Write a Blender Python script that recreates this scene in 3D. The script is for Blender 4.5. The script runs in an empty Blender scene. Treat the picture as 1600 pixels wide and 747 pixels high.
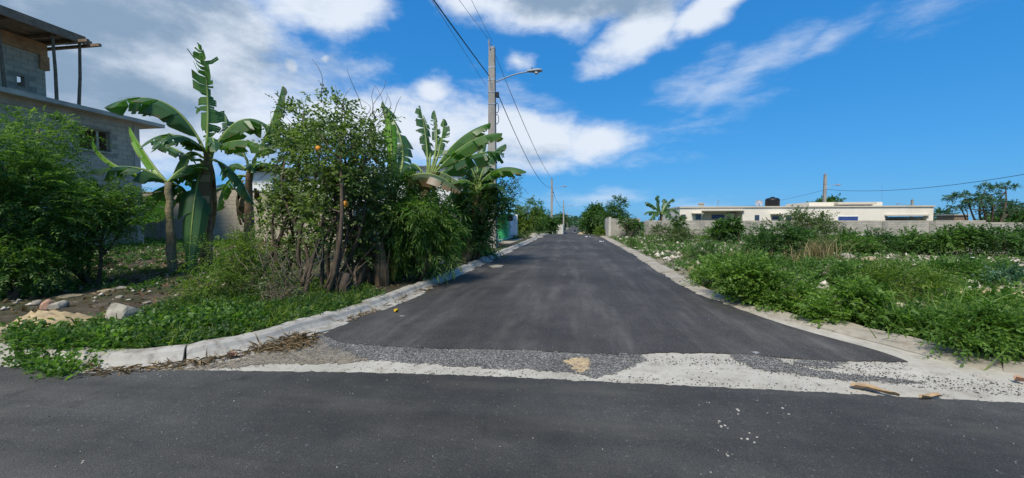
import bpy, bmesh, math, random
import numpy as np
from mathutils import Vector, Matrix
from mathutils.geometry import tessellate_polygon

# ------------------------------------------------------------------ camera, sky, sun
S = bpy.context.scene
COL = S.collection
F = 620.0; CAMH = 1.5                      # focal length in pixels of the 1600-wide photo, camera height
YAW = math.atan(95 / F); PITCH = math.atan(28.5 / F)
cam = bpy.data.cameras.new('camera'); camo = bpy.data.objects.new('camera', cam); COL.objects.link(camo)
cam.sensor_width = 36; cam.lens = 36 * F / 1600; cam.clip_start = 0.05; cam.clip_end = 4000
camo.location = (0, 0, CAMH); camo.rotation_euler = (math.pi / 2 - PITCH, 0, YAW)
S.camera = camo
S.render.resolution_x = 1024; S.render.resolution_y = 478
RM = camo.rotation_euler.to_matrix()
FWD = (RM @ Vector((0, 0, -1))); RGT = RM @ Vector((1, 0, 0)); UP = RM @ Vector((0, 1, 0))
CAMP = Vector((0, 0, CAMH))

def ray(px, py):
    return FWD + RGT * ((px - 800) / F) + UP * ((373.5 - py) / F)
def P(px, py, d):                          # point at forward distance d
    return CAMP + ray(px, py) * d
def G(px, py, z=0.0):                      # point on the level z
    r = ray(px, py); t = (z - CAMH) / r.z
    return CAMP + r * t
def PY(px, py, Y):                         # point on the plane y = Y
    r = ray(px, py); return CAMP + r * (Y / r.y)
def PX(px, py, X):                         # point on the plane x = X
    r = ray(px, py); return CAMP + r * (X / r.x)
def depth(p):
    return (Vector(p) - CAMP).dot(FWD)

SUN_EL = math.radians(54); SUN_AZ = math.radians(-163)      # azimuth from +Y towards +X
sd = Vector((math.sin(SUN_AZ) * math.cos(SUN_EL), math.cos(SUN_AZ) * math.cos(SUN_EL), math.sin(SUN_EL)))
sl = bpy.data.lights.new('sun', 'SUN'); so = bpy.data.objects.new('sun', sl); COL.objects.link(so)
sl.energy = 2.9; sl.angle = math.radians(14); sl.color = (1.0, 0.94, 0.84)
so.rotation_euler = sd.to_track_quat('Z', 'Y').to_euler(); so.location = (0, 0, 60)

S.view_settings.view_transform = 'Standard'; S.view_settings.look = 'None'
S.view_settings.gamma = 1; S.view_settings.exposure = 0.72

world = bpy.data.worlds.new('World'); S.world = world; world.use_nodes = True
def build_world():
    nt = world.node_tree; N = nt.nodes; Lk = nt.links
    N.clear()
    out = N.new('ShaderNodeOutputWorld'); bg = N.new('ShaderNodeBackground')
    sky = N.new('ShaderNodeTexSky'); sky.sky_type = 'NISHITA'; sky.sun_disc = False
    sky.sun_elevation = SUN_EL; sky.sun_rotation = SUN_AZ
    sky.air_density = 1.0; sky.dust_density = 0.3; sky.ozone_density = 3.0
    def m(op, a, b=None, c=None, clamp=False):
        n = N.new('ShaderNodeMath'); n.operation = op; n.use_clamp = clamp
        for i, v in enumerate((a, b, c)):
            if v is None: continue
            if isinstance(v, (int, float)): n.inputs[i].default_value = v
            else: Lk.new(v, n.inputs[i])
        return n.outputs[0]
    tc = N.new('ShaderNodeTexCoord'); sep = N.new('ShaderNodeSeparateXYZ')
    nrm = N.new('ShaderNodeVectorMath'); nrm.operation = 'NORMALIZE'
    Lk.new(tc.outputs['Generated'], nrm.inputs[0]); Lk.new(nrm.outputs[0], sep.inputs[0])
    az = m('ARCTAN2', sep.outputs[0], sep.outputs[1]); el = m('ARCSINE', sep.outputs[2])
    comb = N.new('ShaderNodeCombineXYZ'); Lk.new(az, comb.inputs[0]); Lk.new(el, comb.inputs[1])
    def noise(scale, detail, rough, sx=1, sy=1, off=0):
        mp = N.new('ShaderNodeMapping'); mp.inputs['Scale'].default_value = (sx, sy, 1); mp.inputs['Location'].default_value = (off, off * .7, off * .3)
        Lk.new(comb.outputs[0], mp.inputs[0])
        n = N.new('ShaderNodeTexNoise'); n.inputs['Scale'].default_value = scale; n.inputs['Detail'].default_value = detail
        n.inputs['Roughness'].default_value = rough; Lk.new(mp.outputs[0], n.inputs['Vector'])
        return n.outputs['Fac']
    # domain warp
    w1 = noise(3.2, 4, .55, 1, 1.4, 3.1); w2 = noise(3.2, 4, .55, 1, 1.4, 9.7)
    wx = m('MULTIPLY', m('SUBTRACT', w1, .5), .16); wy = m('MULTIPLY', m('SUBTRACT', w2, .5), .10)
    wc = N.new('ShaderNodeCombineXYZ'); Lk.new(m('ADD', az, wx), wc.inputs[0]); Lk.new(m('ADD', el, wy), wc.inputs[1])
    def azel(px, py):
        r = ray(px, py).normalized(); return math.atan2(r.x, r.y), math.asin(r.z)
    def field(blobs):
        acc = None
        for (px, py, rx, ry, rot, gain) in blobs:
            if abs(px) < 5: a, e = px, py               # direct azimuth / elevation
            else: a, e = azel(px, py)
            mp = N.new('ShaderNodeMapping'); mp.vector_type = 'TEXTURE'
            mp.inputs['Location'].default_value = (a, e, 0); mp.inputs['Rotation'].default_value = (0, 0, rot); mp.inputs['Scale'].default_value = (rx, ry, 1)
            Lk.new(wc.outputs[0], mp.inputs[0])
            ln = N.new('ShaderNodeVectorMath'); ln.operation = 'LENGTH'; Lk.new(mp.outputs[0], ln.inputs[0])
            v = m('MULTIPLY', m('SUBTRACT', 1, ln.outputs['Value']), gain)
            acc = v if acc is None else m('MAXIMUM', acc, v)
        return acc
    white = [  # px, py, half-width and half-height in radians, tilt, gain
        (620, 205, .44, .105, -.03, 1.1), (820, 215, .24, .085, -.10, 1), (380, 200, .24, .12, .0, 1), (930, 222, .15, .065, .08, .95), (660, 150, .07, .05, 0, .9), (830, 258, .16, .03, 0, .7),
        (150, 70, .50, .21, .0, 1.3), (500, 8, .17, .075, .08, 1.1), (370, 50, .16, .09, .1, 1), (150, 190, .30, .14, 0, 1.1),
        (900, -5, .36, .085, .02, 1.2), (1000, 48, .14, .066, .45, 1.2), (1110, 10, .15, .05, .3, 1.1), (735, 5, .12, .05, -.1, 1), (455, 102, .035, .034, 0, 1), (818, 98, .055, .035, .15, .9), (505, 88, .02, .015, 0, .7),
        (-1.6, .30, .45, .20, 0, 1), (-2.4, .45, .5, .24, .2, 1), (-.5, .85, .55, .2, .1, 1), (2.6, .4, .5, .16, 0, .9), (1.9, .75, .35, .14, .3, .9), (-2.9, .18, .4, .08, 0, .9), (-1.3, .75, .4, .2, 0, 1)]
    wisps = [(1180, 108, .22, .05, .30, .95), (1290, 72, .12, .03, .30, .9), (1090, 130, .12, .05, .3, .7), (1110, 155, .10, .03, .6, .6), (1060, 195, .22, .05, .1, .5), (1440, 20, .2, .04, .2, .4), (1000, 245, .2, .04, 0, .5), (930, 312, .22, .035, 0, .8), (1080, 322, .2, .03, 0, .6), (820, 170, .25, .08, -.3, .6)]
    n1 = noise(5.5, 9, .60, 1, 1.7, 1.3); n2 = noise(14, 7, .62, .8, 1.8, 5.2)
    D = m('ADD', field(white), m('ADD', m('MULTIPLY', m('SUBTRACT', n1, .5), 1.35), m('MULTIPLY', m('SUBTRACT', n2, .5), .7)))
    mr = N.new('ShaderNodeMapRange'); mr.interpolation_type = 'SMOOTHSTEP'; Lk.new(D, mr.inputs[0])
    mr.inputs[1].default_value = -.05; mr.inputs[2].default_value = .75
    n3 = noise(7, 8, .66, .7, 2.2, 7.7)
    W = m('ADD', field(wisps), m('MULTIPLY', m('SUBTRACT', n3, .5), 1.9))
    mw = N.new('ShaderNodeMapRange'); mw.interpolation_type = 'SMOOTHSTEP'; Lk.new(W, mw.inputs[0])
    mw.inputs[1].default_value = .1; mw.inputs[2].default_value = 1.1; mw.inputs[4].default_value = .62
    cover = m('MAXIMUM', mr.outputs[0], mw.outputs[0])
    # grey undersides of the thick low clouds
    grey = [(120, 10, .42, .17, 0, 1.0), (40, 120, .30, .15, 0, .9), (870, -22, .20, .07, 0, 1.3), (990, -10, .16, .05, 0, 1), (-1.6, .35, .5, .2, 0, 1), (-.5, .95, .5, .15, .1, 1), (760, 240, .2, .03, 0, .5), (480, 230, .2, .04, 0, .5)]
    n4 = noise(4.5, 7, .6, 1, 1.8, 12.2)
    Gd = m('ADD', field(grey), m('MULTIPLY', m('SUBTRACT', n4, .5), 2.6))
    mg = N.new('ShaderNodeMapRange'); mg.interpolation_type = 'SMOOTHSTEP'; Lk.new(Gd, mg.inputs[0])
    mg.inputs[1].default_value = -.15; mg.inputs[2].default_value = .75
    cc = N.new('ShaderNodeMix'); cc.data_type = 'RGBA'; Lk.new(mg.outputs[0], cc.inputs[0])
    cc.inputs[6].default_value = (.60, .66, .75, 1); cc.inputs[7].default_value = (.20, .29, .41, 1)
    # grade the physical sky to the deep tropical blue of the photograph, one curve per channel
    sx = N.new('ShaderNodeSeparateColor'); Lk.new(sky.outputs[0], sx.inputs[0]); cx = N.new('ShaderNodeCombineColor')
    for i, (mul, A, p) in enumerate(((.58, .292, .907), (.90, .486, .49), (1.30, .772, .35))):
        v = m('MULTIPLY', sx.outputs[i], mul * .105)
        Lk.new(m('MULTIPLY', m('POWER', v, p), A * 1.275 ** p / 1.647 / SKYSTR), cx.inputs[i])
    fin = N.new('ShaderNodeMix'); fin.data_type = 'RGBA'; Lk.new(cover, fin.inputs[0]); Lk.new(cx.outputs[0], fin.inputs[6])
    up = N.new('ShaderNodeMix'); up.data_type = 'RGBA'; up.blend_type = 'MULTIPLY'; up.inputs[0].default_value = 1
    Lk.new(cc.outputs[2], up.inputs[6]); k = 1.275 / 1.647 / SKYSTR; up.inputs[7].default_value = (k, k, k, 1)
    Lk.new(up.outputs[2], fin.inputs[7])
    Lk.new(fin.outputs[2], bg.inputs[0]); bg.inputs[1].default_value = SKYSTR; Lk.new(bg.outputs[0], out.inputs[0])
SKYSTR = 0.105
build_world()
world.cycles.sampling_method = 'MANUAL'; world.cycles.sample_map_resolution = 512
S.cycles.max_bounces = 6; S.cycles.diffuse_bounces = 4; S.cycles.glossy_bounces = 2; S.cycles.transmission_bounces = 3; S.cycles.transparent_max_bounces = 4

# ------------------------------------------------------------------ helpers
rng = np.random.default_rng(7); random.seed(7)

def mat(name, build):
    m = bpy.data.materials.new(name); m.use_nodes = True
    nt = m.node_tree; b = nt.nodes['Principled BSDF']
    build(nt, nt.nodes, nt.links, b); return m
def nz(nt, scale, detail=4, rough=.55, coord='Object', vec=None, stretch=None):
    n = nt.nodes.new('ShaderNodeTexNoise'); n.inputs['Scale'].default_value = scale; n.inputs['Detail'].default_value = detail; n.inputs['Roughness'].default_value = rough
    g = nt.nodes.new('ShaderNodeNewGeometry'); src = g.outputs['Position']
    if stretch:
        mp = nt.nodes.new('ShaderNodeMapping'); mp.inputs['Scale'].default_value = stretch; nt.links.new(src, mp.inputs[0]); src = mp.outputs[0]
    nt.links.new(src, n.inputs['Vector']); return n.outputs['Fac']
def ramp(nt, fac, stops):
    r = nt.nodes.new('ShaderNodeValToRGB'); el = r.color_ramp.elements
    while len(el) > 2: el.remove(el[-1])
    for i, (p, c) in enumerate(stops):
        e = el[i] if i < 2 else el.new(p)
        e.position = p; e.color = (*c, 1) if len(c) == 3 else c
    nt.links.new(fac, r.inputs[0]); return r.outputs[0]
def mix(nt, fac, a, b, mode='MIX'):
    n = nt.nodes.new('ShaderNodeMix'); n.data_type = 'RGBA'; n.blend_type = mode
    for i, v in ((0, fac), (6, a), (7, b)):
        if isinstance(v, (int, float)): n.inputs[i].default_value = v
        elif isinstance(v, tuple): n.inputs[i].default_value = (*v, 1) if len(v) == 3 else v
        else: nt.links.new(v, n.inputs[i])
    return n.outputs[2]
def bump(nt, b, h, strength=.4, dist=.01):
    n = nt.nodes.new('ShaderNodeBump'); n.inputs['Strength'].default_value = strength; n.inputs['Distance'].default_value = dist
    nt.links.new(h, n.inputs['Height']); nt.links.new(n.outputs[0], b.inputs['Normal'])
def math_(nt, op, a, b=0, clamp=False):
    n = nt.nodes.new('ShaderNodeMath'); n.operation = op; n.use_clamp = clamp
    for i, v in enumerate((a, b)):
        if isinstance(v, (int, float)): n.inputs[i].default_value = v
        else: nt.links.new(v, n.inputs[i])
    return n.outputs[0]
def vor(nt, scale, feature='F1', out='Distance', stretch=None):
    v = nt.nodes.new('ShaderNodeTexVoronoi'); v.inputs['Scale'].default_value = scale; v.feature = feature
    g = nt.nodes.new('ShaderNodeNewGeometry'); src = g.outputs['Position']
    if stretch:
        mp = nt.nodes.new('ShaderNodeMapping'); mp.inputs['Scale'].default_value = stretch; nt.links.new(src, mp.inputs[0]); src = mp.outputs[0]
    nt.links.new(src, v.inputs['Vector']); return v.outputs[out]

def simple(name, c, rough=.8, var=.25, scale=6, metallic=0, bmp=.2, bscale=40, spec=.3, dirt=None):
    def f(nt, N, L, b):
        n = nz(nt, scale, 6, .6)
        lo = tuple(x * (1 - var) for x in c); hi = tuple(min(1, x * (1 + var)) for x in c)
        col = ramp(nt, n, [(.3, lo), (.7, hi)])
        if dirt:
            d = ramp(nt, nz(nt, scale * .35, 7, .65, stretch=(1, 1, .5)), [(.45, (0, 0, 0)), (.7, (1, 1, 1))])
            col = mix(nt, math_(nt, 'MULTIPLY', d, .7), col, dirt)
        L.new(col, b.inputs['Base Color']); b.inputs['Roughness'].default_value = rough; b.inputs['Metallic'].default_value = metallic
        b.inputs['Specular IOR Level'].default_value = spec
        if bmp: bump(nt, b, nz(nt, bscale, 5, .6), bmp, .01)
    return mat(name, f)

def leafmat(name, c1, c2, c3, trans=.35, rough=.45, spec=.35):
    def f(nt, N, L, b):
        a = N.new('ShaderNodeAttribute'); a.attribute_name = 'rnd'
        col = ramp(nt, a.outputs['Fac'], [(.0, c1), (.55, c2), (1.0, c3)])
        n = nz(nt, 1.7, 3, .5)
        col = mix(nt, .5, col, ramp(nt, n, [(.3, (.55, .62, .5)), (.7, (1.25, 1.2, 1.1))]), 'MULTIPLY')
        L.new(col, b.inputs['Base Color']); b.inputs['Roughness'].default_value = rough; b.inputs['Specular IOR Level'].default_value = spec
        t = N.new('ShaderNodeBsdfTranslucent'); tcol = mix(nt, 1, col, (1.25, 1.45, .55), 'MULTIPLY'); L.new(tcol, t.inputs[0])
        ms = N.new('ShaderNodeMixShader'); ms.inputs[0].default_value = trans
        o = N['Material Output']; L.new(b.outputs[0], ms.inputs[1]); L.new(t.outputs[0], ms.inputs[2]); L.new(ms.outputs[0], o.inputs[0])
    return mat(name, f)

M = {}
def f_asphalt(nt, N, L, b, base=.045, tone=(1, .98, 1.02), streak=True):
    v = vor(nt, 62 if streak else 120); agg = ramp(nt, v, [(.0, (1.75,) * 3), (.5, (.6,) * 3)])
    cell = N.new('ShaderNodeSeparateColor'); L.new(vor(nt, 70, out='Color'), cell.inputs[0])
    chips = ramp(nt, cell.outputs[0], [(.965, (0, 0, 0)), (1.0, (1, 1, 1))])
    big = nz(nt, .55, 6, .6); mid = nz(nt, 3.3, 5, .6)
    col = ramp(nt, big, [(.25, tuple(base * .72 * t for t in tone)), (.75, tuple(base * 1.35 * t for t in tone))])
    col = mix(nt, .75, col, ramp(nt, mid, [(.3, (.8,) * 3), (.7, (1.2,) * 3)]), 'MULTIPLY')
    col = mix(nt, .8, col, agg, 'MULTIPLY')
    col = mix(nt, math_(nt, 'MULTIPLY', chips, .16), col, (.34, .33, .32))
    if streak:   # dust carried along the wheel tracks
        s = nz(nt, 1.1, 6, .62, stretch=(1.6, .12, 1)); s2 = nz(nt, 2.4, 6, .66, stretch=(1, .35, 1))
        k = math_(nt, 'MULTIPLY', ramp(nt, s, [(.45, (0,) * 3), (.70, (1,) * 3)]), ramp(nt, s2, [(.38, (0,) * 3), (.68, (1,) * 3)]))
        col = mix(nt, math_(nt, 'MULTIPLY', k, .8), col, (.17, .158, .14))
    else:        # faint tan dust and tyre-polished bands along the cross street
        s = nz(nt, .9, 6, .62, stretch=(.35, 1.5, 1)); k = ramp(nt, s, [(.50, (0,) * 3), (.72, (1,) * 3)])
        col = mix(nt, math_(nt, 'MULTIPLY', k, .40), col, (.14, .125, .095))
        s3 = nz(nt, 1.3, 5, .6, stretch=(.15, 1.2, 1)); col = mix(nt, .8, col, ramp(nt, s3, [(.35, (.72,) * 3), (.65, (1.18,) * 3)]), 'MULTIPLY')
    d = ramp(nt, nz(nt, 1.9, 8, .72), [(.62, (0,) * 3), (.74, (1,) * 3)])
    col = mix(nt, math_(nt, 'MULTIPLY', d, .25), col, (.15, .13, .105))
    pt = ramp(nt, nz(nt, .22, 3, .5), [(.44, (.80,) * 3), (.50, (1.0,) * 3), (.58, (1.16,) * 3)])   # paving runs of slightly different age
    col = mix(nt, .8, col, pt, 'MULTIPLY')
    dk = ramp(nt, nz(nt, 2.7, 7, .7, stretch=(1, .5, 1)), [(.60, (0,) * 3), (.70, (1,) * 3)])
    col = mix(nt, math_(nt, 'MULTIPLY', dk, .45), col, (.018, .018, .018))
    # pale spatters of spilt mortar
    sp = vor(nt, 1.3); sp2 = math_(nt, 'ADD', sp, math_(nt, 'MULTIPLY', nz(nt, 22, 5, .7), .22))
    spm = ramp(nt, sp2, [(.135, (1,) * 3), (.165, (0,) * 3)])
    col = mix(nt, math_(nt, 'MULTIPLY', spm, .55), col, (.5, .49, .47))
    L.new(col, b.inputs['Base Color'])
    L.new(ramp(nt, mid, [(.3, (.72,) * 3), (.7, (.9,) * 3)]), b.inputs['Roughness']); b.inputs['Specular IOR Level'].default_value = .28
    h = math_(nt, 'ADD', v, math_(nt, 'MULTIPLY', mid, .8)); bump(nt, b, h, .8 if streak else .45, .012 if streak else .006)
M['asphalt'] = mat('asphalt', lambda nt, N, L, b: f_asphalt(nt, N, L, b, .058, (1.09, 1.01, .91)))
M['asphalt_near'] = mat('asphalt_near', lambda nt, N, L, b: f_asphalt(nt, N, L, b, .063, (1.06, 1.03, .91), False))

def f_concrete(nt, N, L, b, c=(.52, .50, .46), dirt=(.22, .19, .15), amount=.6):
    n = nz(nt, 2.2, 8, .65); col = ramp(nt, n, [(.3, tuple(x * .75 for x in c)), (.65, c)])
    d = ramp(nt, nz(nt, 5.5, 8, .7), [(.48, (0,) * 3), (.66, (1,) * 3)])
    col = mix(nt, math_(nt, 'MULTIPLY', d, amount), col, dirt)
    sp = vor(nt, 26); k = ramp(nt, math_(nt, 'ADD', sp, math_(nt, 'MULTIPLY', nz(nt, 9, 5, .7), .5)), [(.30, (1,) * 3), (.36, (0,) * 3)])
    col = mix(nt, math_(nt, 'MULTIPLY', k, .5), col, (.12, .11, .10))
    L.new(col, b.inputs['Base Color']); b.inputs['Roughness'].default_value = .9; b.inputs['Specular IOR Level'].default_value = .2
    bump(nt, b, nz(nt, 45, 7, .7), .5, .008)
M['gutter'] = mat('gutter_concrete', lambda nt, N, L, b: f_concrete(nt, N, L, b, (.48, .44, .36), (.26, .22, .155), .55))
M['kerb'] = mat('kerb_concrete', lambda nt, N, L, b: f_concrete(nt, N, L, b, (.42, .39, .33), (.16, .135, .10), .8))
M['kerb_r'] = mat('kerb_concrete_pale', lambda nt, N, L, b: f_concrete(nt, N, L, b, (.38, .335, .265), (.20, .165, .115), .65))
M['pole'] = mat('pole_concrete', lambda nt, N, L, b: f_concrete(nt, N, L, b, (.36, .335, .295), (.25, .225, .19), .4))
M['block'] = mat('block_concrete', lambda nt, N, L, b: f_concrete(nt, N, L, b, (.46, .395, .285), (.36, .31, .22), .5))
M['mortar'] = simple('mortar', (.27, .235, .175), .95, .2, 8)
M['plaster'] = simple('grey_plaster', (.42, .375, .29), .92, .2, 2.5, dirt=(.25, .235, .20))

def f_ground(nt, N, L, b):
    big = nz(nt, .35, 6, .6); mid = nz(nt, 2.6, 7, .65); fine = nz(nt, 26, 6, .7)
    g = N.new('ShaderNodeNewGeometry'); sx = N.new('ShaderNodeSeparateXYZ'); L.new(g.outputs['Position'], sx.inputs[0])
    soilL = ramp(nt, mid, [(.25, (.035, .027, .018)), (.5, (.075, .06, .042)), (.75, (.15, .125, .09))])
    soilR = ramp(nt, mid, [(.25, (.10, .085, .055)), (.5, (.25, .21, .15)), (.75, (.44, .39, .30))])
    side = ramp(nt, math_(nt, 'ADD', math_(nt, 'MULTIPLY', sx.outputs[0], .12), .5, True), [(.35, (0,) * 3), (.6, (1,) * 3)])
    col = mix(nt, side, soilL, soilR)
    grs = ramp(nt, fine, [(.3, (.022, .042, .012)), (.7, (.065, .10, .03))])
    gm = ramp(nt, math_(nt, 'ADD', math_(nt, 'MULTIPLY', big, .6), math_(nt, 'MULTIPLY', mid, .4)), [(.40, (1,) * 3), (.56, (0,) * 3)])
    col = mix(nt, gm, col, grs)
    far = ramp(nt, math_(nt, 'MULTIPLY', sx.outputs[1], .01, True), [(.42, (0,) * 3), (.6, (1,) * 3)])
    col = mix(nt, math_(nt, 'MULTIPLY', far, .7), col, grs)
    col = mix(nt, .7, col, ramp(nt, fine, [(.3, (.6,) * 3), (.7, (1.3,) * 3)]), 'MULTIPLY')
    L.new(col, b.inputs['Base Color']); b.inputs['Roughness'].default_value = 1; b.inputs['Specular IOR Level'].default_value = .1
    bump(nt, b, math_(nt, 'ADD', fine, mid), .8, .03)
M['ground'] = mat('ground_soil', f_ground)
def f_gravel(nt, N, L, b):
    v = N.new('ShaderNodeTexVoronoi'); v.inputs['Scale'].default_value = 80
    g = N.new('ShaderNodeNewGeometry'); L.new(g.outputs['Position'], v.inputs['Vector'])
    s = N.new('ShaderNodeSeparateColor'); L.new(v.outputs['Color'], s.inputs[0])
    col = ramp(nt, s.outputs[0], [(0, (.055, .053, .05)), (.6, (.145, .138, .125)), (1, (.34, .315, .27))])
    col = mix(nt, .8, col, ramp(nt, nz(nt, 2.1, 6, .65), [(.3, (.5,) * 3), (.7, (1.25,) * 3)]), 'MULTIPLY')
    L.new(col, b.inputs['Base Color']); b.inputs['Roughness'].default_value = .95; b.inputs['Specular IOR Level'].default_value = .2
    bump(nt, b, v.outputs['Distance'], -.9, .012)
M['gravel'] = mat('gravel', f_gravel)
def f_pebble(nt, N, L, b):
    a = N.new('ShaderNodeAttribute'); a.attribute_name = 'rnd'
    L.new(ramp(nt, a.outputs['Fac'], [(0, (.06, .06, .062)), (.6, (.20, .195, .185)), (1, (.46, .43, .38))]), b.inputs['Base Color']); b.inputs['Roughness'].default_value = .9
M['pebble'] = mat('pebble', f_pebble)
M['sand'] = simple('sandy_soil', (.42, .31, .17), .98, .3, 9, bmp=.7, bscale=30)
M['rock'] = simple('limestone', (.33, .295, .23), .95, .4, 7, bmp=1, bscale=12, dirt=(.16, .14, .10))
M['rock_y'] = simple('yellow_limestone', (.40, .32, .19), .95, .4, 8, bmp=1, bscale=12, dirt=(.2, .16, .1))
M['rock_pink'] = simple('pink_block', (.36, .21, .14), .95, .3, 6, bmp=.6, bscale=20)
M['bark'] = simple('bark', (.085, .062, .042), .95, .4, 9, bmp=.9, bscale=26)
M['bark_l'] = simple('pale_bark', (.15, .12, .08), .95, .35, 9, bmp=.9, bscale=26)
def f_bstem(nt, N, L, b, c):
    fib = nz(nt, 9, 7, .7, stretch=(3.2, 3.2, .35)); pat = nz(nt, 5, 6, .65, stretch=(1, 1, .6)); ring = nz(nt, 6, 3, .5, stretch=(.3, .3, 1.6))
    col = ramp(nt, fib, [(.28, tuple(x * .35 for x in c[0])), (.5, c[0]), (.72, tuple(x * 1.6 for x in c[0]))])
    col = mix(nt, ramp(nt, pat, [(.48, (0,) * 3), (.62, (1,) * 3)]), col, c[1]); col = mix(nt, .7, col, ramp(nt, ring, [(.35, (.55,) * 3), (.6, (1.2,) * 3)]), 'MULTIPLY')
    L.new(col, b.inputs['Base Color']); b.inputs['Roughness'].default_value = .8; bump(nt, b, math_(nt, 'ADD', fib, ring), 1, .03)
M['bstem'] = mat('banana_stem', lambda nt, N, L, b: f_bstem(nt, N, L, b, ((.19, .115, .055), (.27, .18, .10))))
M['bstem_g'] = mat('banana_stem_green', lambda nt, N, L, b: f_bstem(nt, N, L, b, ((.19, .16, .08), (.26, .19, .11))))
M['deadleaf'] = leafmat('dead_leaf', (.11, .065, .035), (.22, .15, .085), (.34, .26, .16), .15, .8, .1)
M['yellowleaf'] = leafmat('yellow_leaf', (.42, .27, .03), (.58, .40, .05), (.7, .5, .1), .3)
M['leaf_mid'] = leafmat('leaf_mid', (0.060, 0.127, 0.026), (0.108, 0.202, 0.043), (0.181, 0.295, 0.067), .5)
M['leaf_dark'] = leafmat('leaf_dark', (0.043, 0.095, 0.027), (0.077, 0.156, 0.043), (0.133, 0.231, 0.062), .5)
M['leaf_bright'] = leafmat('leaf_bright', (.085, .165, .028), (.15, .255, .046), (.235, .345, .08), .5)
M['leaf_yellow'] = leafmat('leaf_yellow_green', (0.078, 0.140, 0.022), (0.140, 0.218, 0.039), (0.246, 0.314, 0.067), .5)
M['leaf_olive'] = leafmat('leaf_olive', (0.068, 0.111, 0.037), (0.123, 0.166, 0.068), (0.209, 0.234, 0.111), .5)
M['leaf_blue'] = leafmat('leaf_bluish', (0.045, 0.101, 0.062), (0.073, 0.151, 0.090), (0.112, 0.202, 0.123), .4)  # on far trees this blue puts distance haze into the leaf colour
M['dry'] = leafmat('dry_grass', (.16, .125, .06), (.28, .23, .12), (.40, .34, .2), .3, .8, .1)
M['leaf_thick'] = leafmat('leaf_thicket', (0.078, 0.129, 0.036), (0.146, 0.213, 0.062), (0.258, 0.314, 0.123), .5)
M['leaf_lance'] = leafmat('leaf_lance', (0.067, 0.140, 0.025), (0.118, 0.218, 0.043), (0.202, 0.314, 0.067), .5)
M['midrib'] = simple('midrib', (.20, .26, .07), .55, .2, 5, bmp=0)
def bananamat(name, c1, c2, brown=.0, trans=.3):
    def f(nt, N, L, b):
        a = N.new('ShaderNodeAttribute'); a.attribute_name = 'rnd'
        col = ramp(nt, a.outputs['Fac'], [(0, c1), (1, c2)])
        n = nz(nt, 3, 5, .6); col = mix(nt, .6, col, ramp(nt, n, [(.3, (.7, .75, .7)), (.7, (1.2, 1.2, 1.1))]), 'MULTIPLY')
        e = N.new('ShaderNodeAttribute'); e.attribute_name = 'edge'
        br = ramp(nt, math_(nt, 'ADD', math_(nt, 'MULTIPLY', e.outputs['Fac'], .5), math_(nt, 'MULTIPLY', nz(nt, 7, 6, .7), .6)), [(.72 - brown, (0,) * 3), (.86 - brown, (1,) * 3)])
        col = mix(nt, br, col, (.20, .13, .06))
        L.new(col, b.inputs['Base Color']); b.inputs['Roughness'].default_value = .38; b.inputs['Specular IOR Level'].default_value = .5
        t = N.new('ShaderNodeBsdfTranslucent'); L.new(mix(nt, 1, col, (1.3, 1.6, .5), 'MULTIPLY'), t.inputs[0])
        ms = N.new('ShaderNodeMixShader'); ms.inputs[0].default_value = trans; o = N['Material Output']
        L.new(b.outputs[0], ms.inputs[1]); L.new(t.outputs[0], ms.inputs[2]); L.new(ms.outputs[0], o.inputs[0])
    return mat(name, f)
M['ban'] = bananamat('banana_leaf', (.075, .165, .04), (.13, .24, .06), trans=.5)
M['ban_d'] = bananamat('banana_leaf_dark', (.048, .12, .045), (.085, .18, .062), trans=.45)
M['ban_y'] = bananamat('banana_leaf_young', (.17, .36, .03), (.25, .45, .05), trans=.5)
M['ban_b'] = bananamat('banana_leaf_browning', (.05, .10, .03), (.13, .14, .05), brown=.22)
M['cream'] = simple('cream_paint', (.72, .655, .54), .85, .06, .8, bmp=.1)
M['cream2'] = simple('cream_trim', (.52, .47, .375), .85, .06, .8, bmp=.1)
M['dark'] = simple('dark_interior', (.03, .032, .036), .9, .1, 3, bmp=0)
M['glass'] = simple('dark_glass', (.035, .05, .075), .08, .1, 3, bmp=0, spec=.6)
M['blue'] = simple('blue_grille', (.05, .10, .36), .5, .1, 3, bmp=0)
M['white'] = simple('white_paint', (.74, .74, .72), .7, .1, 3, dirt=(.5, .47, .42))
M['lightblue'] = simple('light_blue_paint', (.30, .50, .74), .7, .08, 2, bmp=.1)
M['green_paint'] = simple('green_paint', (.07, .50, .20), .55, .12, 4, bmp=.1)
M['mint'] = simple('mint_paint', (.30, .60, .44), .7, .12, 4, dirt=(.22, .3, .22))
M['sheet'] = simple('white_sheet_metal', (.62, .66, .72), .45, .08, 3, dirt=(.42, .36, .3))
M['black'] = simple('black_plastic', (.012, .013, .016), .45, .2, 4, bmp=0)
M['steel'] = simple('galvanised_steel', (.33, .35, .37), .45, .15, 6, metallic=.7, bmp=0)
M['lampgrey'] = simple('lamp_grey', (.28, .30, .33), .5, .1, 6, bmp=0)
M['lens'] = simple('lamp_lens', (.55, .56, .54), .2, .1, 6, bmp=0, spec=.5)
M['wire'] = simple('cable_black', (.018, .018, .02), .6, .1, 6, bmp=0)
M['wire_t'] = simple('cable_grey', (.10, .11, .12), .5, .1, 6, bmp=0)
M['wood'] = simple('rough_timber', (.21, .15, .10), .9, .35, 5, bmp=.5)
M['wood_o'] = simple('orange_form_board', (.36, .19, .085), .85, .3, 4, bmp=.4)
M['cloth_d'] = simple('dark_cloth', (.035, .04, .055), .95, .2, 20, bmp=0)
M['cloth_j'] = simple('denim', (.06, .08, .13), .95, .2, 20, bmp=0)
M['skin'] = simple('skin', (.22, .13, .085), .6, .1, 20, bmp=0)
M['rubber'] = simple('rubber', (.02, .02, .02), .8, .1, 20, bmp=0)
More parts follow.
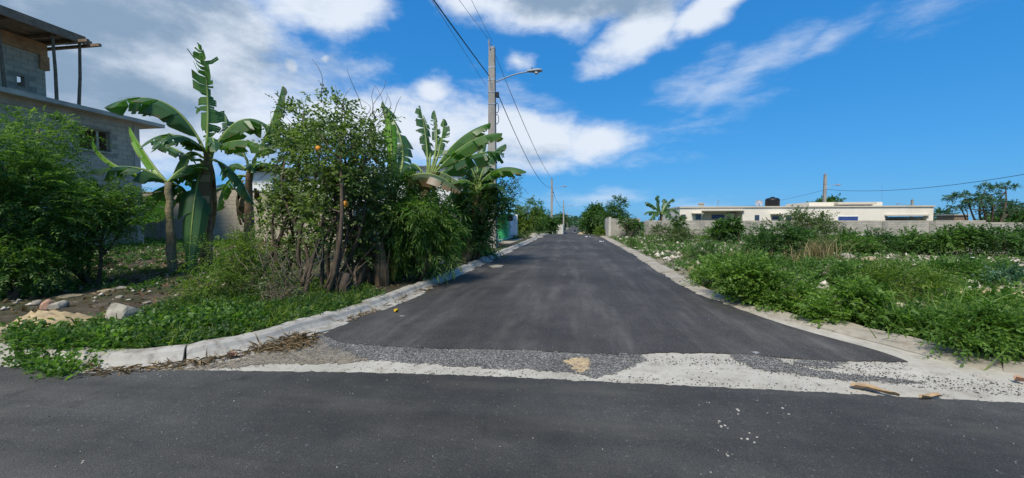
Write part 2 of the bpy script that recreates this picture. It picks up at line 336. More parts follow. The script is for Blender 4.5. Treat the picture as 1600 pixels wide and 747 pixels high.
M['red'] = simple('red_paint', (.28, .03, .03), .35, .1, 20, bmp=0)
M['orange'] = simple('orange_fruit', (.62, .24, .02), .5, .15, 20, bmp=0)
M['petal'] = simple('yellow_petal', (.75, .48, .02), .6, .15, 20, bmp=0)
M['husk'] = simple('palm_husk', (.36, .25, .14), .85, .25, 14, bmp=.6, bscale=60)
M['litter'] = simple('white_litter', (.78, .78, .77), .6, .05, 10, bmp=0)

def tagit(o, label=None, cat=None, group=None, kind=None):
    if label: o['label'] = label
    if cat: o['category'] = cat
    if group: o['group'] = group
    if kind: o['kind'] = kind
    return o
def E(name, loc, label, cat, group=None):
    o = bpy.data.objects.new(name, None); COL.objects.link(o); o.location = loc; o.empty_display_size = .2
    return tagit(o, label, cat, group)
def rootloc(p):
    while p is not None and p.parent is not None: p = p.parent
    return Vector(p.location) if p is not None else Vector((0, 0, 0))
def mo(name, V, Fs, material, parent=None, smooth=False, at=None):
    """world-space vertices -> one mesh object; 'at' gives a parentless object its origin"""
    V = np.asarray(V, dtype=np.float64).reshape(-1, 3)
    off = np.array(rootloc(parent)) if parent is not None else np.array(at if at is not None else (0, 0, 0))
    me = bpy.data.meshes.new(name); me.from_pydata((V - off).tolist(), [], [list(map(int, f)) for f in Fs])
    me.materials.append(M[material] if isinstance(material, str) else material)
    if smooth: me.polygons.foreach_set('use_smooth', [True] * len(me.polygons))
    me.update()
    o = bpy.data.objects.new(name, me); COL.objects.link(o)
    if parent is not None: o.parent = parent
    else: o.location = off
    return o
def mo_np(name, V, T, material, parent=None, rnd=None, extra=None, at=None, nper=3):
    """fast path for large leaf meshes: V (n,3), T (m,nper)"""
    off = np.array(rootloc(parent)) if parent is not None else np.array(at if at is not None else (0, 0, 0))
    me = bpy.data.meshes.new(name); n = len(V); mct = len(T)
    me.vertices.add(n); me.vertices.foreach_set('co', (V - off).astype(np.float32).ravel())
    me.loops.add(mct * nper); me.loops.foreach_set('vertex_index', T.astype(np.int32).ravel())
    me.polygons.add(mct); me.polygons.foreach_set('loop_start', np.arange(0, mct * nper, nper, dtype=np.int32))
    me.update(calc_edges=True)
    if rnd is not None:
        a = me.attributes.new('rnd', 'FLOAT', 'FACE'); a.data.foreach_set('value', rnd.astype(np.float32))
    if extra is not None:
        a = me.attributes.new('edge', 'FLOAT', 'POINT'); a.data.foreach_set('value', extra.astype(np.float32))
    me.materials.append(M[material]); o = bpy.data.objects.new(name, me); COL.objects.link(o)
    if parent is not None: o.parent = parent
    else: o.location = off
    return o

class MB:
    def __init__(s): s.v = []; s.f = []
    def add(s, v, f):
        k = len(s.v); s.v += [tuple(map(float, p)) for p in v]; s.f += [[i + k for i in q] for q in f]; return s
    def box(s, a, b):
        x0, y0, z0 = a; x1, y1, z1 = b
        x0, x1 = sorted((x0, x1)); y0, y1 = sorted((y0, y1)); z0, z1 = sorted((z0, z1))
        return s.add([(x0, y0, z0), (x1, y0, z0), (x1, y1, z0), (x0, y1, z0), (x0, y0, z1), (x1, y0, z1), (x1, y1, z1), (x0, y1, z1)],
                     [(0, 3, 2, 1), (4, 5, 6, 7), (0, 1, 5, 4), (1, 2, 6, 5), (2, 3, 7, 6), (3, 0, 4, 7)])
    def tube(s, pts, rad, n=7, square=False):
        pts = [Vector(p) for p in pts]; m = len(pts)
        if isinstance(rad, (int, float)): rad = [rad] * m
        V = []; prev = None
        for i, p in enumerate(pts):
            t = (pts[min(i + 1, m - 1)] - pts[max(i - 1, 0)]).normalized()
            if prev is None:
                ref = Vector((1, 0, 0)) if abs(t.x) < .8 else Vector((0, 1, 0)); u = t.cross(ref).normalized()
            else: u = (prev - t * prev.dot(t)).normalized()
            prev = u; w = t.cross(u)
            for k in range(n):
                a = 2 * math.pi * (k + (.5 if square else 0)) / n
                V.append(p + (u * math.cos(a) + w * math.sin(a)) * rad[i])
        Fc = [(i * n + k, i * n + (k + 1) % n, (i + 1) * n + (k + 1) % n, (i + 1) * n + k) for i in range(m - 1) for k in range(n)]
        Fc.append(tuple(range(n - 1, -1, -1))); Fc.append(tuple((m - 1) * n + k for k in range(n)))
        return s.add(V, Fc)
    def lathe(s, c, prof, n=16, axis='z'):
        V = []; 
        for (r, h) in prof:
            for k in range(n):
                a = 2 * math.pi * k / n
                if axis == 'z': V.append((c[0] + r * math.cos(a), c[1] + r * math.sin(a), c[2] + h))
                elif axis == 'x': V.append((c[0] + h, c[1] + r * math.cos(a), c[2] + r * math.sin(a)))
                else: V.append((c[0] + r * math.cos(a), c[1] + h, c[2] + r * math.sin(a)))
        m = len(prof)
        Fc = [(i * n + k, i * n + (k + 1) % n, (i + 1) * n + (k + 1) % n, (i + 1) * n + k) for i in range(m - 1) for k in range(n)]
        Fc.append(tuple(range(n - 1, -1, -1))); Fc.append(tuple((m - 1) * n + k for k in range(n)))
        return s.add(V, Fc)
    def build(s, name, material, parent=None, smooth=False, at=None): return mo(name, s.v, s.f, material, parent, smooth, at)
def bx(name, a, b, material, parent=None): return MB().box(a, b).build(name, material, parent)

def pip(X, Y, poly):
    inside = np.zeros(X.shape, bool); n = len(poly)
    for i in range(n):
        x1, y1 = poly[i]; x2, y2 = poly[(i + 1) % n]
        c = ((y1 > Y) != (y2 > Y)) & (X < (x2 - x1) * (Y - y1) / (y2 - y1 + 1e-12) + x1)
        inside ^= c
    return inside
def dist_poly(X, Y, pl):
    d = np.full(X.shape, 1e9)
    for i in range(len(pl) - 1):
        ax, ay = pl[i]; bx_, by_ = pl[i + 1]; dx, dy = bx_ - ax, by_ - ay
        t = np.clip(((X - ax) * dx + (Y - ay) * dy) / (dx * dx + dy * dy + 1e-12), 0, 1)
        d = np.minimum(d, np.hypot(X - ax - t * dx, Y - ay - t * dy))
    return d
def snoise(X, Y, f=1.0, seed=0):
    r = np.random.default_rng(seed); out = 0
    for o in range(5):
        a = r.uniform(0, 6.28); k = f * (1.9 ** (o * .5)) * r.uniform(.8, 1.2)
        b = r.uniform(0, 6.28)
        out = out + np.sin(k * (X * math.cos(a) + Y * math.sin(a)) + b) * np.cos(k * .8 * (X * math.sin(b) - Y * math.cos(b)) + a)
    return out / 3.0
def resample(pl, step):
    out = [Vector(pl[0])]
    for a, b in zip(pl[:-1], pl[1:]):
        a = Vector(a); b = Vector(b); n = max(1, int((b - a).length / step))
        for i in range(1, n + 1): out.append(a.lerp(b, i / n))
    return out

# ------------------------------------------------------------------ terrain
def prof(y):
    t = np.clip((np.asarray(y, float) - 38) / 64, 0, 1); return -2.35 * (t * t * (3 - 2 * t))
def g2(px, py): p = G(px, py); return (p.x, p.y)

# front foot of the left kerb, then the road straight on; the right kerb's rear edge likewise
KL = [(-90, 3.9), (-25, 3.95), g2(0, 566), g2(190, 577), g2(320, 562), g2(430, 535), g2(540, 500), g2(620, 471), g2(700, 437), g2(760, 409), g2(835, 374.5), (-3.45, 60), (-3.45, 130), (-3.4, 420)]
KR = [(3.25, 420), (3.25, 130), (3.2, 60), g2(945, 370), g2(1000, 397), g2(1075, 441), g2(1130, 468), g2(1200, 488), g2(1330, 513), g2(1450, 543), g2(1600, 579), (14, 4.15), (30, 4.1), (90, 4.0)]
XEDGE = [(-90, 3.35), (-25, 3.4), g2(0, 576), g2(150, 583), g2(300, 581), g2(600, 585), g2(800, 592), g2(950, 600), g2(1200, 612), g2(1600, 633), (12, 3.05), (30, 3.0), (90, 3.0)]
LEFTPOLY = KL + [(-300, 420), (-300, 4)]
RIGHTPOLY = KR + [(300, 4), (300, 420)]
def height(X, Y):
    X = np.asarray(X, float); Y = np.asarray(Y, float)
    z = prof(Y) - .06
    dl = dist_poly(X, Y, KL); inl = pip(X, Y, LEFTPOLY); dr = dist_poly(X, Y, KR); inr = pip(X, Y, RIGHTPOLY)
    s = lambda t: np.clip(t, 0, 1) ** 2 * (3 - 2 * np.clip(t, 0, 1))
    nL = .05 * snoise(X, Y, 1.3, 3) + .03 * snoise(X, Y, 4.1, 4)
    nR = .10 * snoise(X, Y, .7, 5) + .05 * snoise(X, Y, 2.7, 6)
    hl = s(dl / .25) * .17 + s((dl - .3) / 10) * .30 + nL * s(dl / 1.5)
    hr = s(dr / .3) * .09 + s((dr - .3) / 3) * .10 + nR * s(dr / 1.5)
    return z + np.where(inl, hl, 0) + np.where(inr, hr, 0)
def H(x, y): return float(height(np.array([x]), np.array([y]))[0])
def GT(px, py):                            # pixel -> terrain
    z = 0.0
    for _ in range(6):
        p = G(px, py, z); z = H(p.x, p.y)
    return Vector((p.x, p.y, z))

def axis(stops):
    out = []
    for (a, b, st) in stops:
        n = max(1, int(round((b - a) / st))); out += [a + (b - a) * i / n for i in range(n)]
    return np.array(out + [stops[-1][1]])
gx = axis([(-900, -120, 60), (-120, -40, 8), (-40, -18, 1), (-18, 14, .2), (14, 40, .8), (40, 120, 8), (120, 900, 60)])
gy = axis([(-400, -20, 40), (-20, 2, 2), (2, 22, .2), (22, 45, .5), (45, 140, 3), (140, 420, 20), (420, 1500, 120)])
GX, GY = np.meshgrid(gx, gy); GZ = height(GX, GY)
nx, ny = len(gx), len(gy)
idx = np.arange(nx * ny).reshape(ny, nx)
quads = np.stack([idx[:-1, :-1], idx[:-1, 1:], idx[1:, 1:], idx[1:, :-1]], -1).reshape(-1, 4)
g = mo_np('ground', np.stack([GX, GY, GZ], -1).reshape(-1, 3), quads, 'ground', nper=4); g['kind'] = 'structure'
g.data.polygons.foreach_set('use_smooth', [True] * len(g.data.polygons))

def sheet(name, poly2, z, material, thick=.03, jag=0.0, step=.12, seed=1, kind='structure', zf=None):
    """ragged-edged slab poured over the ground"""
    r = np.random.default_rng(seed); pts = resample([(x, y, 0) for x, y in poly2 + [poly2[0]]], step)[:-1]
    if jag:
        q = []; n = len(pts)
        for i, p in enumerate(pts):
            t = (pts[(i + 1) % n] - pts[i - 1]); t.z = 0
            nn = Vector((-t.y, t.x, 0)).normalized() if t.length > 0 else Vector((0, 0, 0))
            q.append(p + nn * jag * (float(snoise(np.array([p.x]), np.array([p.y]), 7.0, seed)[0]) + r.normal(0, .35)))
        pts = q
    tri = tessellate_polygon([[Vector((p.x, p.y, 0)) for p in pts]])
    n = len(pts); zz = [z + (zf(p.x, p.y) if zf else 0) for p in pts]
    V = [(p.x, p.y, zz[i]) for i, p in enumerate(pts)] + [(p.x, p.y, zz[i] - thick) for i, p in enumerate(pts)]
    area = sum(pts[i].x * pts[(i + 1) % n].y - pts[(i + 1) % n].x * pts[i].y for i in range(n))
    Fc = []
    for t in tri:
        a, b, c = (V[k] for k in t)
        cr = (b[0] - a[0]) * (c[1] - a[1]) - (b[1] - a[1]) * (c[0] - a[0])
        Fc.append(tuple(t) if cr > 0 else (t[2], t[1], t[0]))
    for i in range(n):
        j = (i + 1) % n; Fc.append((i, n + i, n + j, j) if area > 0 else (j, n + j, n + i, i))
    o = mo(name, V, Fc, material)
    if kind: o['kind'] = kind
    return o

# cross street in the foreground
sheet('cross_street', [(-90, -9), (90, -9)] + XEDGE[::-1], .018, 'asphalt_near', .06, .014, .03, 2)
# poured concrete gutter and apron in the mouth of the side street
apron = [(-9.0, 3.55)] + [(x, y - .25) for x, y in XEDGE[2:11]] + [(60, 2.8), (60, 4.6)] + [(x, y + .15) for x, y in KR[::-1][2:9]]
apron += [(2.5, 8), (-2.5, 8)] + [(x - .12, y + .02) for x, y in KL[3:8][::-1]]
sheet('concrete_gutter', apron, .004, 'gutter', .05, 0, .3, 3)
# the side street
EL = [g2(505, 524), g2(530, 507), g2(600, 484), g2(660, 457), g2(720, 429), g2(770, 404.5), g2(838, 373.5), (-3.2, 60), (-3.2, 130), (-3.2, 420)]
ER = [g2(1418, 567), g2(1300, 531), g2(1200, 501), g2(1125, 472), g2(1060, 437), g2(1000, 401), g2(940, 370.5), (3.0, 60), (3.0, 130), (3.0, 420)]
EF = [g2(*p) for p in [(505, 524), (530, 536), (600, 543), (700, 546), (830, 549), (960, 556), (1060, 552), (1140, 554), (1220, 560), (1300, 566), (1418, 567)]]
def interp(pl, y): return float(np.interp(y, [p[1] for p in pl], [p[0] for p in pl]))
def road():
    nu = 160; rows = [0, .012, .03, .06, .1, .16, .24, .35, .5, .7, 1, 1.4, 1.9, 2.5, 3.2, 4] + list(np.arange(5, 40, 1.0)) + list(np.arange(40, 130, 3.0)) + list(np.arange(130, 416, 15))
    V = []; r = np.random.default_rng(5)
    ef = resample([(x, y, 0) for x, y in EF], .02); ef.sort(key=lambda p: p.x)
    fx = np.array([p.x for p in ef]); fy = np.array([p.y for p in ef]) + .022 * snoise(fx, fx * 0, 11, 8) + .012 * r.normal(0, 1, len(fx))
    jl = lambda y: .02 * float(snoise(np.array([y]), np.array([0.]), 5, 11)[0]); jr = lambda y: .025 * float(snoise(np.array([y]), np.array([3.]), 4, 12)[0])
    us = np.linspace(0, 1, nu + 1)
    for i, dv in enumerate(rows):
        for u in us:
            xf = fx[0] + (fx[-1] - fx[0]) * u; yf = float(np.interp(xf, fx, fy))
            y = yf + dv
            x = interp(EL, y) + jl(y) + (interp(ER, y) + jr(y) - interp(EL, y) - jl(y)) * u
            if dv < .8: x = x + (xf - x) * (1 - dv / .8)
            crown = .05 * (1 - (2 * u - 1) ** 2)
            V.append((x, y, float(prof(y)) + .018 + crown * min(1, dv / 3)))
    n = nu + 1; m_ = len(rows)
    Fc = [(i * n + k, i * n + k + 1, (i + 1) * n + k + 1, (i + 1) * n + k) for i in range(m_ - 1) for k in range(nu)]
    base = len(V)
    edge = [k for k in range(n)] + [i * n + nu for i in range(1, m_)]; left = [i * n for i in range(m_)]
    def skirt(ids, flip):
        b = len(V)
        for k in ids: V.append((V[k][0], V[k][1], V[k][2] - .045))
        for q in range(len(ids) - 1):
            f = (ids[q], b + q, b + q + 1, ids[q + 1]); Fc.append(f if not flip else f[::-1])
    skirt(edge, False); skirt(left, True)
    o = mo('side_street', V, Fc, 'asphalt', smooth=False); o['kind'] = 'structure'
road()

# loose gravel left over in the mouth of the side street
gravels = [
    [(470, 553), (500, 522), (560, 532), (700, 538), (830, 541), (960, 548), (1000, 550), (1010, 565), (985, 578), (930, 590), (880, 583), (800, 578), (700, 573), (620, 566), (560, 560)],
    [(1130, 548), (1200, 553), (1225, 566), (1270, 579), (1360, 589), (1450, 598), (1440, 602), (1350, 597), (1250, 587), (1175, 576)],
    [(1270, 558), (1330, 562), (1300, 574), (1240, 570)],
]
for k, gp in enumerate(gravels):
    sheet('gravel_patch', [g2(*p) for p in gp], .009, 'gravel', .02, .05, .025, 20 + k)
M['dirtgravel'] = simple('dirty_fine_gravel', (.20, .165, .115), 1, .5, 14, bmp=1, bscale=60, dirt=(.30, .26, .2))
sheet('dirt_patch', [g2(*p) for p in [(165, 598), (230, 585), (320, 572), (430, 549), (500, 530), (520, 548), (580, 562), (540, 568), (420, 571), (330, 577), (260, 588), (200, 600)]], .0125, 'dirtgravel', .02, .05, .03, 30)
sheet('sand_patch', [g2(*p) for p in [(882, 566), (900, 563), (920, 562), (928, 570), (922, 580), (905, 584), (890, 577), (897, 571)]], .0135, 'sand', .01, .05, .02, 31)

def sample_poly(poly, n, r):
    xs = [p[0] for p in poly]; ys = [p[1] for p in poly]; out = []
    X = r.uniform(min(xs), max(xs), n * 6); Y = r.uniform(min(ys), max(ys), n * 6); k = pip(X, Y, poly)
    return X[k][:n], Y[k][:n]
def pebbles(name, label, pts, smin, smax, seed, material='pebble', sink=.3, parent=None):
    r = np.random.default_rng(seed); n = len(pts)
    base = np.array([(1, 0, 0), (-1, 0, 0), (0, 1, 0), (0, -1, 0), (0, 0, .7), (0, 0, -.7)], float)
    tri = np.array([(0, 2, 4), (2, 1, 4), (1, 3, 4), (3, 0, 4), (2, 0, 5), (1, 2, 5), (3, 1, 5), (0, 3, 5)])
    sc = smin + (smax - smin) * r.random(n) ** 2.2
    A = r.uniform(0, 6.28, n); c, s_ = np.cos(A), np.sin(A)
    jit = base[None] * (1 + .35 * r.normal(0, 1, (n, 6, 1))) * sc[:, None, None] * np.array([1, .75, .75])
    X = jit[..., 0] * c[:, None] - jit[..., 1] * s_[:, None]; Y = jit[..., 0] * s_[:, None] + jit[..., 1] * c[:, None]
    V = np.stack([X, Y, jit[..., 2]], -1) + pts[:, None, :]; V[..., 2] += (sc * .7 * (1 - 2 * sink))[:, None]
    T = (tri[None] + 6 * np.arange(n)[:, None, None]).reshape(-1, 3)
    o = mo_np(name, V.reshape(-1, 3), T, material, parent, np.repeat(r.random(n), 8))
    tagit(o, label, 'gravel', kind='stuff'); return o
r0 = np.random.default_rng(40)
pp = []
for gp, n in zip(gravels, (6500, 900, 200)):
    x, y = sample_poly([g2(*p) for p in gp], n, r0); pp.append(np.stack([x, y, np.full(len(x), .012)], -1))
ap_poly = [g2(*p) for p in [(300, 575), (505, 528), (1000, 552), (1300, 566), (1600, 590), (1600, 630), (950, 598), (600, 583)]]
dz = [g2(*p) for p in [(165, 600), (320, 570), (430, 547), (500, 528), (600, 565), (420, 573), (260, 590)]]
x, y = sample_poly(dz, 1500, r0); pp.append(np.stack([x, y, np.full(len(x), .014)], -1))
x, y = sample_poly(ap_poly, 1300, r0); pp.append(np.stack([x, y, np.full(len(x), .008)], -1))
pebbles('loose_gravel', 'loose grey gravel spilt between the asphalt and the pale gutter', np.concatenate(pp), .003, .0105, 41)
x, y = sample_poly([g2(*p) for p in [(0, 590), (500, 585), (950, 604), (1600, 640), (1600, 747), (0, 747)]], 420, r0)
pa = np.stack([x, y, np.full(len(x), .019)], -1)
x, y = sample_poly([g2(*p) for p in [(505, 524), (760, 410), (1000, 405), (1380, 560)]], 420, r0)
pb = np.stack([x, y, np.full(len(x), .03)], -1)
pebbles('road_grit', 'scattered pale grit lying on the dark asphalt', np.concatenate([pa, pb]), .002, .009, 42)

M['crumb'] = simple('asphalt_crumbs', (.045, .043, .040), .9, .3, 30, bmp=0)
cr = []
for poly, n in (([(1120, 562), (1300, 575), (1600, 600), (1600, 622), (1400, 604), (1200, 585)], 1500), ([(960, 556), (1140, 556), (1420, 568), (1420, 580), (1150, 572), (985, 572)], 900), ([(560, 575), (950, 588), (1300, 606), (1300, 612), (950, 598), (560, 584)], 500), ([(1440, 548), (1475, 552), (1470, 558), (1440, 554)], 160)):
    x, y = sample_poly([g2(*p) for p in poly], n, r0); cr.append(np.stack([x, y, np.full(len(x), .007)], -1))
pebbles('asphalt_crumbs', 'dark asphalt crumbs strewn over the pale concrete gutter', np.concatenate(cr), .002, .0095, 43, 'crumb')
# kerbs, cast in sections
def kerb(rootname, pl, profile, material, seclen, flip, ymax, jit, zoff=0):
    root = E(rootname, (0, 0, 0), None, None); root['kind'] = 'structure'
    pts = resample([(x, y, 0) for x, y in pl], .15); r = np.random.default_rng(len(pl)); i = 0; sgn = -1 if flip else 1
    # smooth
    for _ in range(6):
        pts = [pts[0]] + [(pts[k - 1] + pts[k] * 2 + pts[k + 1]) / 4 for k in range(1, len(pts) - 1)] + [pts[-1]]
    while i < len(pts) - 3:
        n = max(3, int(seclen * r.uniform(.6, 1.3) / .15)); seg = pts[i:i + n + 1]; i += n
        if len(seg) < 3: break
        if seg[0].y > ymax or abs(seg[0].x) > 30: continue
        V = []; np_ = len(profile); dz = r.normal(0, jit * .4); do = r.normal(0, jit * .5)
        for q, p in enumerate(seg):
            t = (seg[min(q + 1, len(seg) - 1)] - seg[max(q - 1, 0)]).normalized(); nn = Vector((-t.y, t.x, 0)) * sgn
            pe = p + (t * .012 if q == 0 else t * -.012 if q == len(seg) - 1 else Vector((0, 0, 0)))
            wob = r.normal(0, jit * .25)
            for (o_, z_) in profile:
                V.append(pe + nn * (o_ + do + (wob if z_ > 0 else 0)) + Vector((0, 0, z_ + (dz + wob if z_ > 0 else 0) + float(prof(p.y)) + zoff)))
        m_ = len(seg)
        Fc = [(a * np_ + k, a * np_ + (k + 1) % np_, (a + 1) * np_ + (k + 1) % np_, (a + 1) * np_ + k) for a in range(m_ - 1) for k in range(np_)]
        Fc += [tuple(range(np_ - 1, -1, -1)), tuple((m_ - 1) * np_ + k for k in range(np_))]
        if flip: Fc = [f[::-1] for f in Fc]
        o = mo('kerb_section', V, [f[::-1] for f in Fc], material, root)
kprofL = [(-.24, .008), (-.06, .03), (.0, .075), (.03, .12), (.07, .14), (.17, .145), (.21, .12), (.23, -.1), (-.24, -.1)]
kerb('kerb_left', KL, kprofL, 'kerb', 1.0, False, 120, .026)
kprofR = [(-.42, .004), (-.36, .03), (-.12, .055), (0, .065), (.06, .05), (.08, -.1), (-.42, -.1)]
kerb('kerb_right', KR, kprofR, 'kerb_r', 2.0, False, 120, .03)

# ------------------------------------------------------------------ built things
def xy_at(px, Y):                           # x on plane y=Y for a pixel column at the horizon
    return PY(px, 345, Y).x
def zY(px, py, Y): return PY(px, py, Y).z
def y_at(px, X): return PX(px, 345, X).y

_blockmesh = {}
def block_mesh(key, size, material):
    if key in _blockmesh: return _blockmesh[key]
    bm = bmesh.new(); bmesh.ops.create_cube(bm, size=1)
    for v in bm.verts: v.co.x *= size[0]; v.co.y *= size[1]; v.co.z *= size[2]
    bmesh.ops.bevel(bm, geom=[e for e in bm.edges], offset=.006, segments=1, affect='EDGES')
    me = bpy.data.meshes.new('block'); bm.to_mesh(me); bm.free(); me.materials.append(M[material]); _blockmesh[key] = me; return me
def blocks(parent, origin, du, nrm, length, hgt, material='block', keep=None, limit=300, bl=.4, bh=.2, dep=.05):
    """courses of concrete blocks in running bond, proud of a mortar face; origin at the foot, du along the wall, nrm outwards"""
    du = Vector(du).normalized(); nrm = Vector(nrm).normalized(); ang = math.atan2(du.y, du.x); rl = rootloc(parent); cnt = 0
    r = random.Random(int(length * 100)); rows = int(hgt / bh + .001)
    for c in range(rows):
        u = -bl / 2 if c % 2 else 0.0
        while u < length - .01:
            a, b = max(u, 0), min(u + bl, length); w = b - a; u += bl
            if w < .08: continue
            cx = (a + b) / 2; cz = c * bh + bh / 2
            if keep and not keep(cx, cz, w): continue
            key = (round(w - .012, 2), material); me = block_mesh(key, (w - .012, dep, bh - .012), material)
            o = bpy.data.objects.new('block', me); COL.objects.link(o); o.parent = parent
            p = Vector(origin) + du * cx + nrm * (r.uniform(-.002, .003) + .010 - dep / 2) + Vector((0, 0, cz)) - rl
            o.location = p; o.rotation_euler = (0, 0, ang); cnt += 1
            if cnt >= limit: return cnt
    return cnt

# --- unfinished two-storey house on the left, its long side parallel to the street
def left_house():
    X = -19.6; yF = y_at(222, X); yN = 6.0; gz = .2
    h = E('unfinished_house', (X, yF, gz), 'unfinished grey block house with timber roof formwork on props', 'house')
    top = 5.86; xb = X - 9
    # walls: ground floor and first floor shells with a real window opening
    wy0, wy1 = y_at(178, X), y_at(130, X); wz0, wz1 = 4.42, 5.30
    m = MB(); th = .2
    def wallrect(y0, y1, z0, z1): m.box((X - th, y0, z0), (X, y1, z1))
    wallrect(yN, min(wy0, wy1), gz - .3, top); wallrect(max(wy0, wy1), yF, gz - .3, top)
    wallrect(min(wy0, wy1), max(wy0, wy1), gz - .3, wz0); wallrect(min(wy0, wy1), max(wy0, wy1), wz1, top)
    m.box((xb, yF - th, gz - .3), (X - th, yF, top)); m.box((xb, yN, gz - .3), (xb + th, yF - th, top))
    m.build('wall', 'mortar', h)
    bx('upper_floor_slab', (xb + th, yN, 2.95), (X - th, yF - th, 3.12), 'plaster', h)
    y0, y1 = sorted((wy0, wy1))
    w = MB(); fr = .05
    w.box((X - .16, y0, wz0), (X - .1, y0 + fr, wz1)).box((X - .16, y1 - fr, wz0), (X - .1, y1, wz1)).box((X - .16, y0 + fr, wz1 - fr), (X - .1, y1 - fr, wz1))
    wf = w.build('window', 'mortar', h)
    bx('mullion', (X - .15, y0 + (y1 - y0) * .62, wz0), (X - .11, y0 + (y1 - y0) * .62 + .07, wz1 - fr), 'plaster', wf)
    bx('sill', (X - .2, y0 - .04, wz0 - .07), (X + .05, y1 + .04, wz0), 'plaster', wf)
    ya = 10.2
    blocks(h, (X + .0, ya, 3.0), (0, 1, 0), (1, 0, 0), yF - ya, 2.8, keep=lambda u, z, w_: not (y0 - w_ / 2 - .0 < ya + u < y1 + w_ / 2 and wz0 - .17 < 3.0 + z < wz1 + .1), limit=210, dep=.04)
    bx('corner_post', (X - .05, yF - .22, 0), (X + .035, yF + .02, top), 'plaster', h)
    bx('ring_beam', (X - .05, yN, top - .26), (X + .03, yF - .24, top), 'plaster', h)
    s = MB(); s.box((xb, yN - .6, top), (X + .55, yF + .75, top + .16)); s.build('roof_slab', 'plaster', h)
    # third level: recessed block walls
    Xu = X - .9; yu = y_at(83, Xu); zb = top + .16; zt = 8.35
    u = MB(); hy0, hy1 = sorted((y_at(39, Xu), y_at(51, Xu)))
    hz0, hz1 = zY(45, 138, 1) , 0
    p0 = PX(45, 138, Xu); p1 = PX(45, 122, Xu); hz0, hz1 = p0.z, p1.z
    u.box((Xu - .2, yN, zb), (Xu, hy0, zt)).box((Xu - .2, hy1, zb), (Xu, yu, zt)).box((Xu - .2, hy0, zb), (Xu, hy1, hz0)).box((Xu - .2, hy0, hz1), (Xu, hy1, zt))
    u.box((xb, yu - .2, zb), (Xu - .2, yu, zb + .9))
    u.build('upper_wall', 'mortar', h)
    yb = 8.6
    blocks(h, (Xu + .0, yb, zb), (0, 1, 0), (1, 0, 0), yu - yb, 2.0, keep=lambda uu, z, w_: not (hy0 - w_ / 2 < yb + uu < hy1 + w_ / 2 and hz0 - .1 < zb + z < hz1 + .1), limit=150, dep=.04)
    bx('formwork_beam', (Xu - .02, yN, zt - .42), (Xu + .07, yu + .06, zt + .05), 'wood_o', h)
    bx('formwork_corner', (Xu - .25, yu - .18, zt - .95), (Xu + .08, yu + .1, zt - .43), 'wood_o', h)
    # deck of boards: built on joists, drooping slightly outwards
    ye = y_at(150, X + .3); xo = X + .55; nb = 9
    for i in range(nb):
        x0 = xb + (xo - xb) * i / nb; x1 = xb + (xo - xb) * (i + 1) / nb - .03
        bx('deck_board', (x0, yN, zt + .16 + .012 * (i % 3)), (x1, ye - (.25 if i % 2 else 0) - (i % 3) * .08, zt + .2 + .012 * (i % 3)), 'wood', h)
    bx('edge_board', (xo + .001, yN, zt + .07), (xo + .04, yu + .35, zt + .38), 'wood', h)
    bx('edge_board', (xo + .004, yu + .38, zt + .10), (xo + .05, ye - .05, zt + .28), 'wood', h)
    bx('cast_slab', (xb, yN, zt + .225), (xo - .04, yu + .5, zt + .36), 'plaster', h)
    for yy in (8.0, 9.6, 11.2, yu - .4, yu + .5, ye - .5):
        bx('joist', (xb, yy - .05, zt + .055), (xo + (.5 if yy > yu else -.1), yy + .05, zt + .155), 'wood', h)
    for (px, pyt, pyb, xx, lean) in ((12, 30, 135, X + .35, .12), (97, 78, 155, X + .35, .03), (138, 82, 168, X + .4, -.12)):
        yy = y_at(px, xx); mb = MB()
        mb.tube([(xx, yy + lean, zb), (xx + .03, yy + lean * .5, zb + 1.1), (xx, yy, zt + .1)], [.055, .05, .045], 7); mb.build('prop', 'bark_l', h)
    for k in range(7):
        yy = yF - .4 - k * .55
        MB().tube([(xb + 2, yy, top + .16), (xb + 2 + .05 * (k % 3), yy + .04, top + .75)], .012, 5).build('rebar', 'bark', h)
    for k in range(5):
        yy = yN + 1.7 + k * .45
        MB().tube([(xo - .6, yy, zt + .36), (xo - .62, yy + .1 * (-1) ** k, zt + .85)], .012, 5).build('rebar', 'bark', h)
left_house()

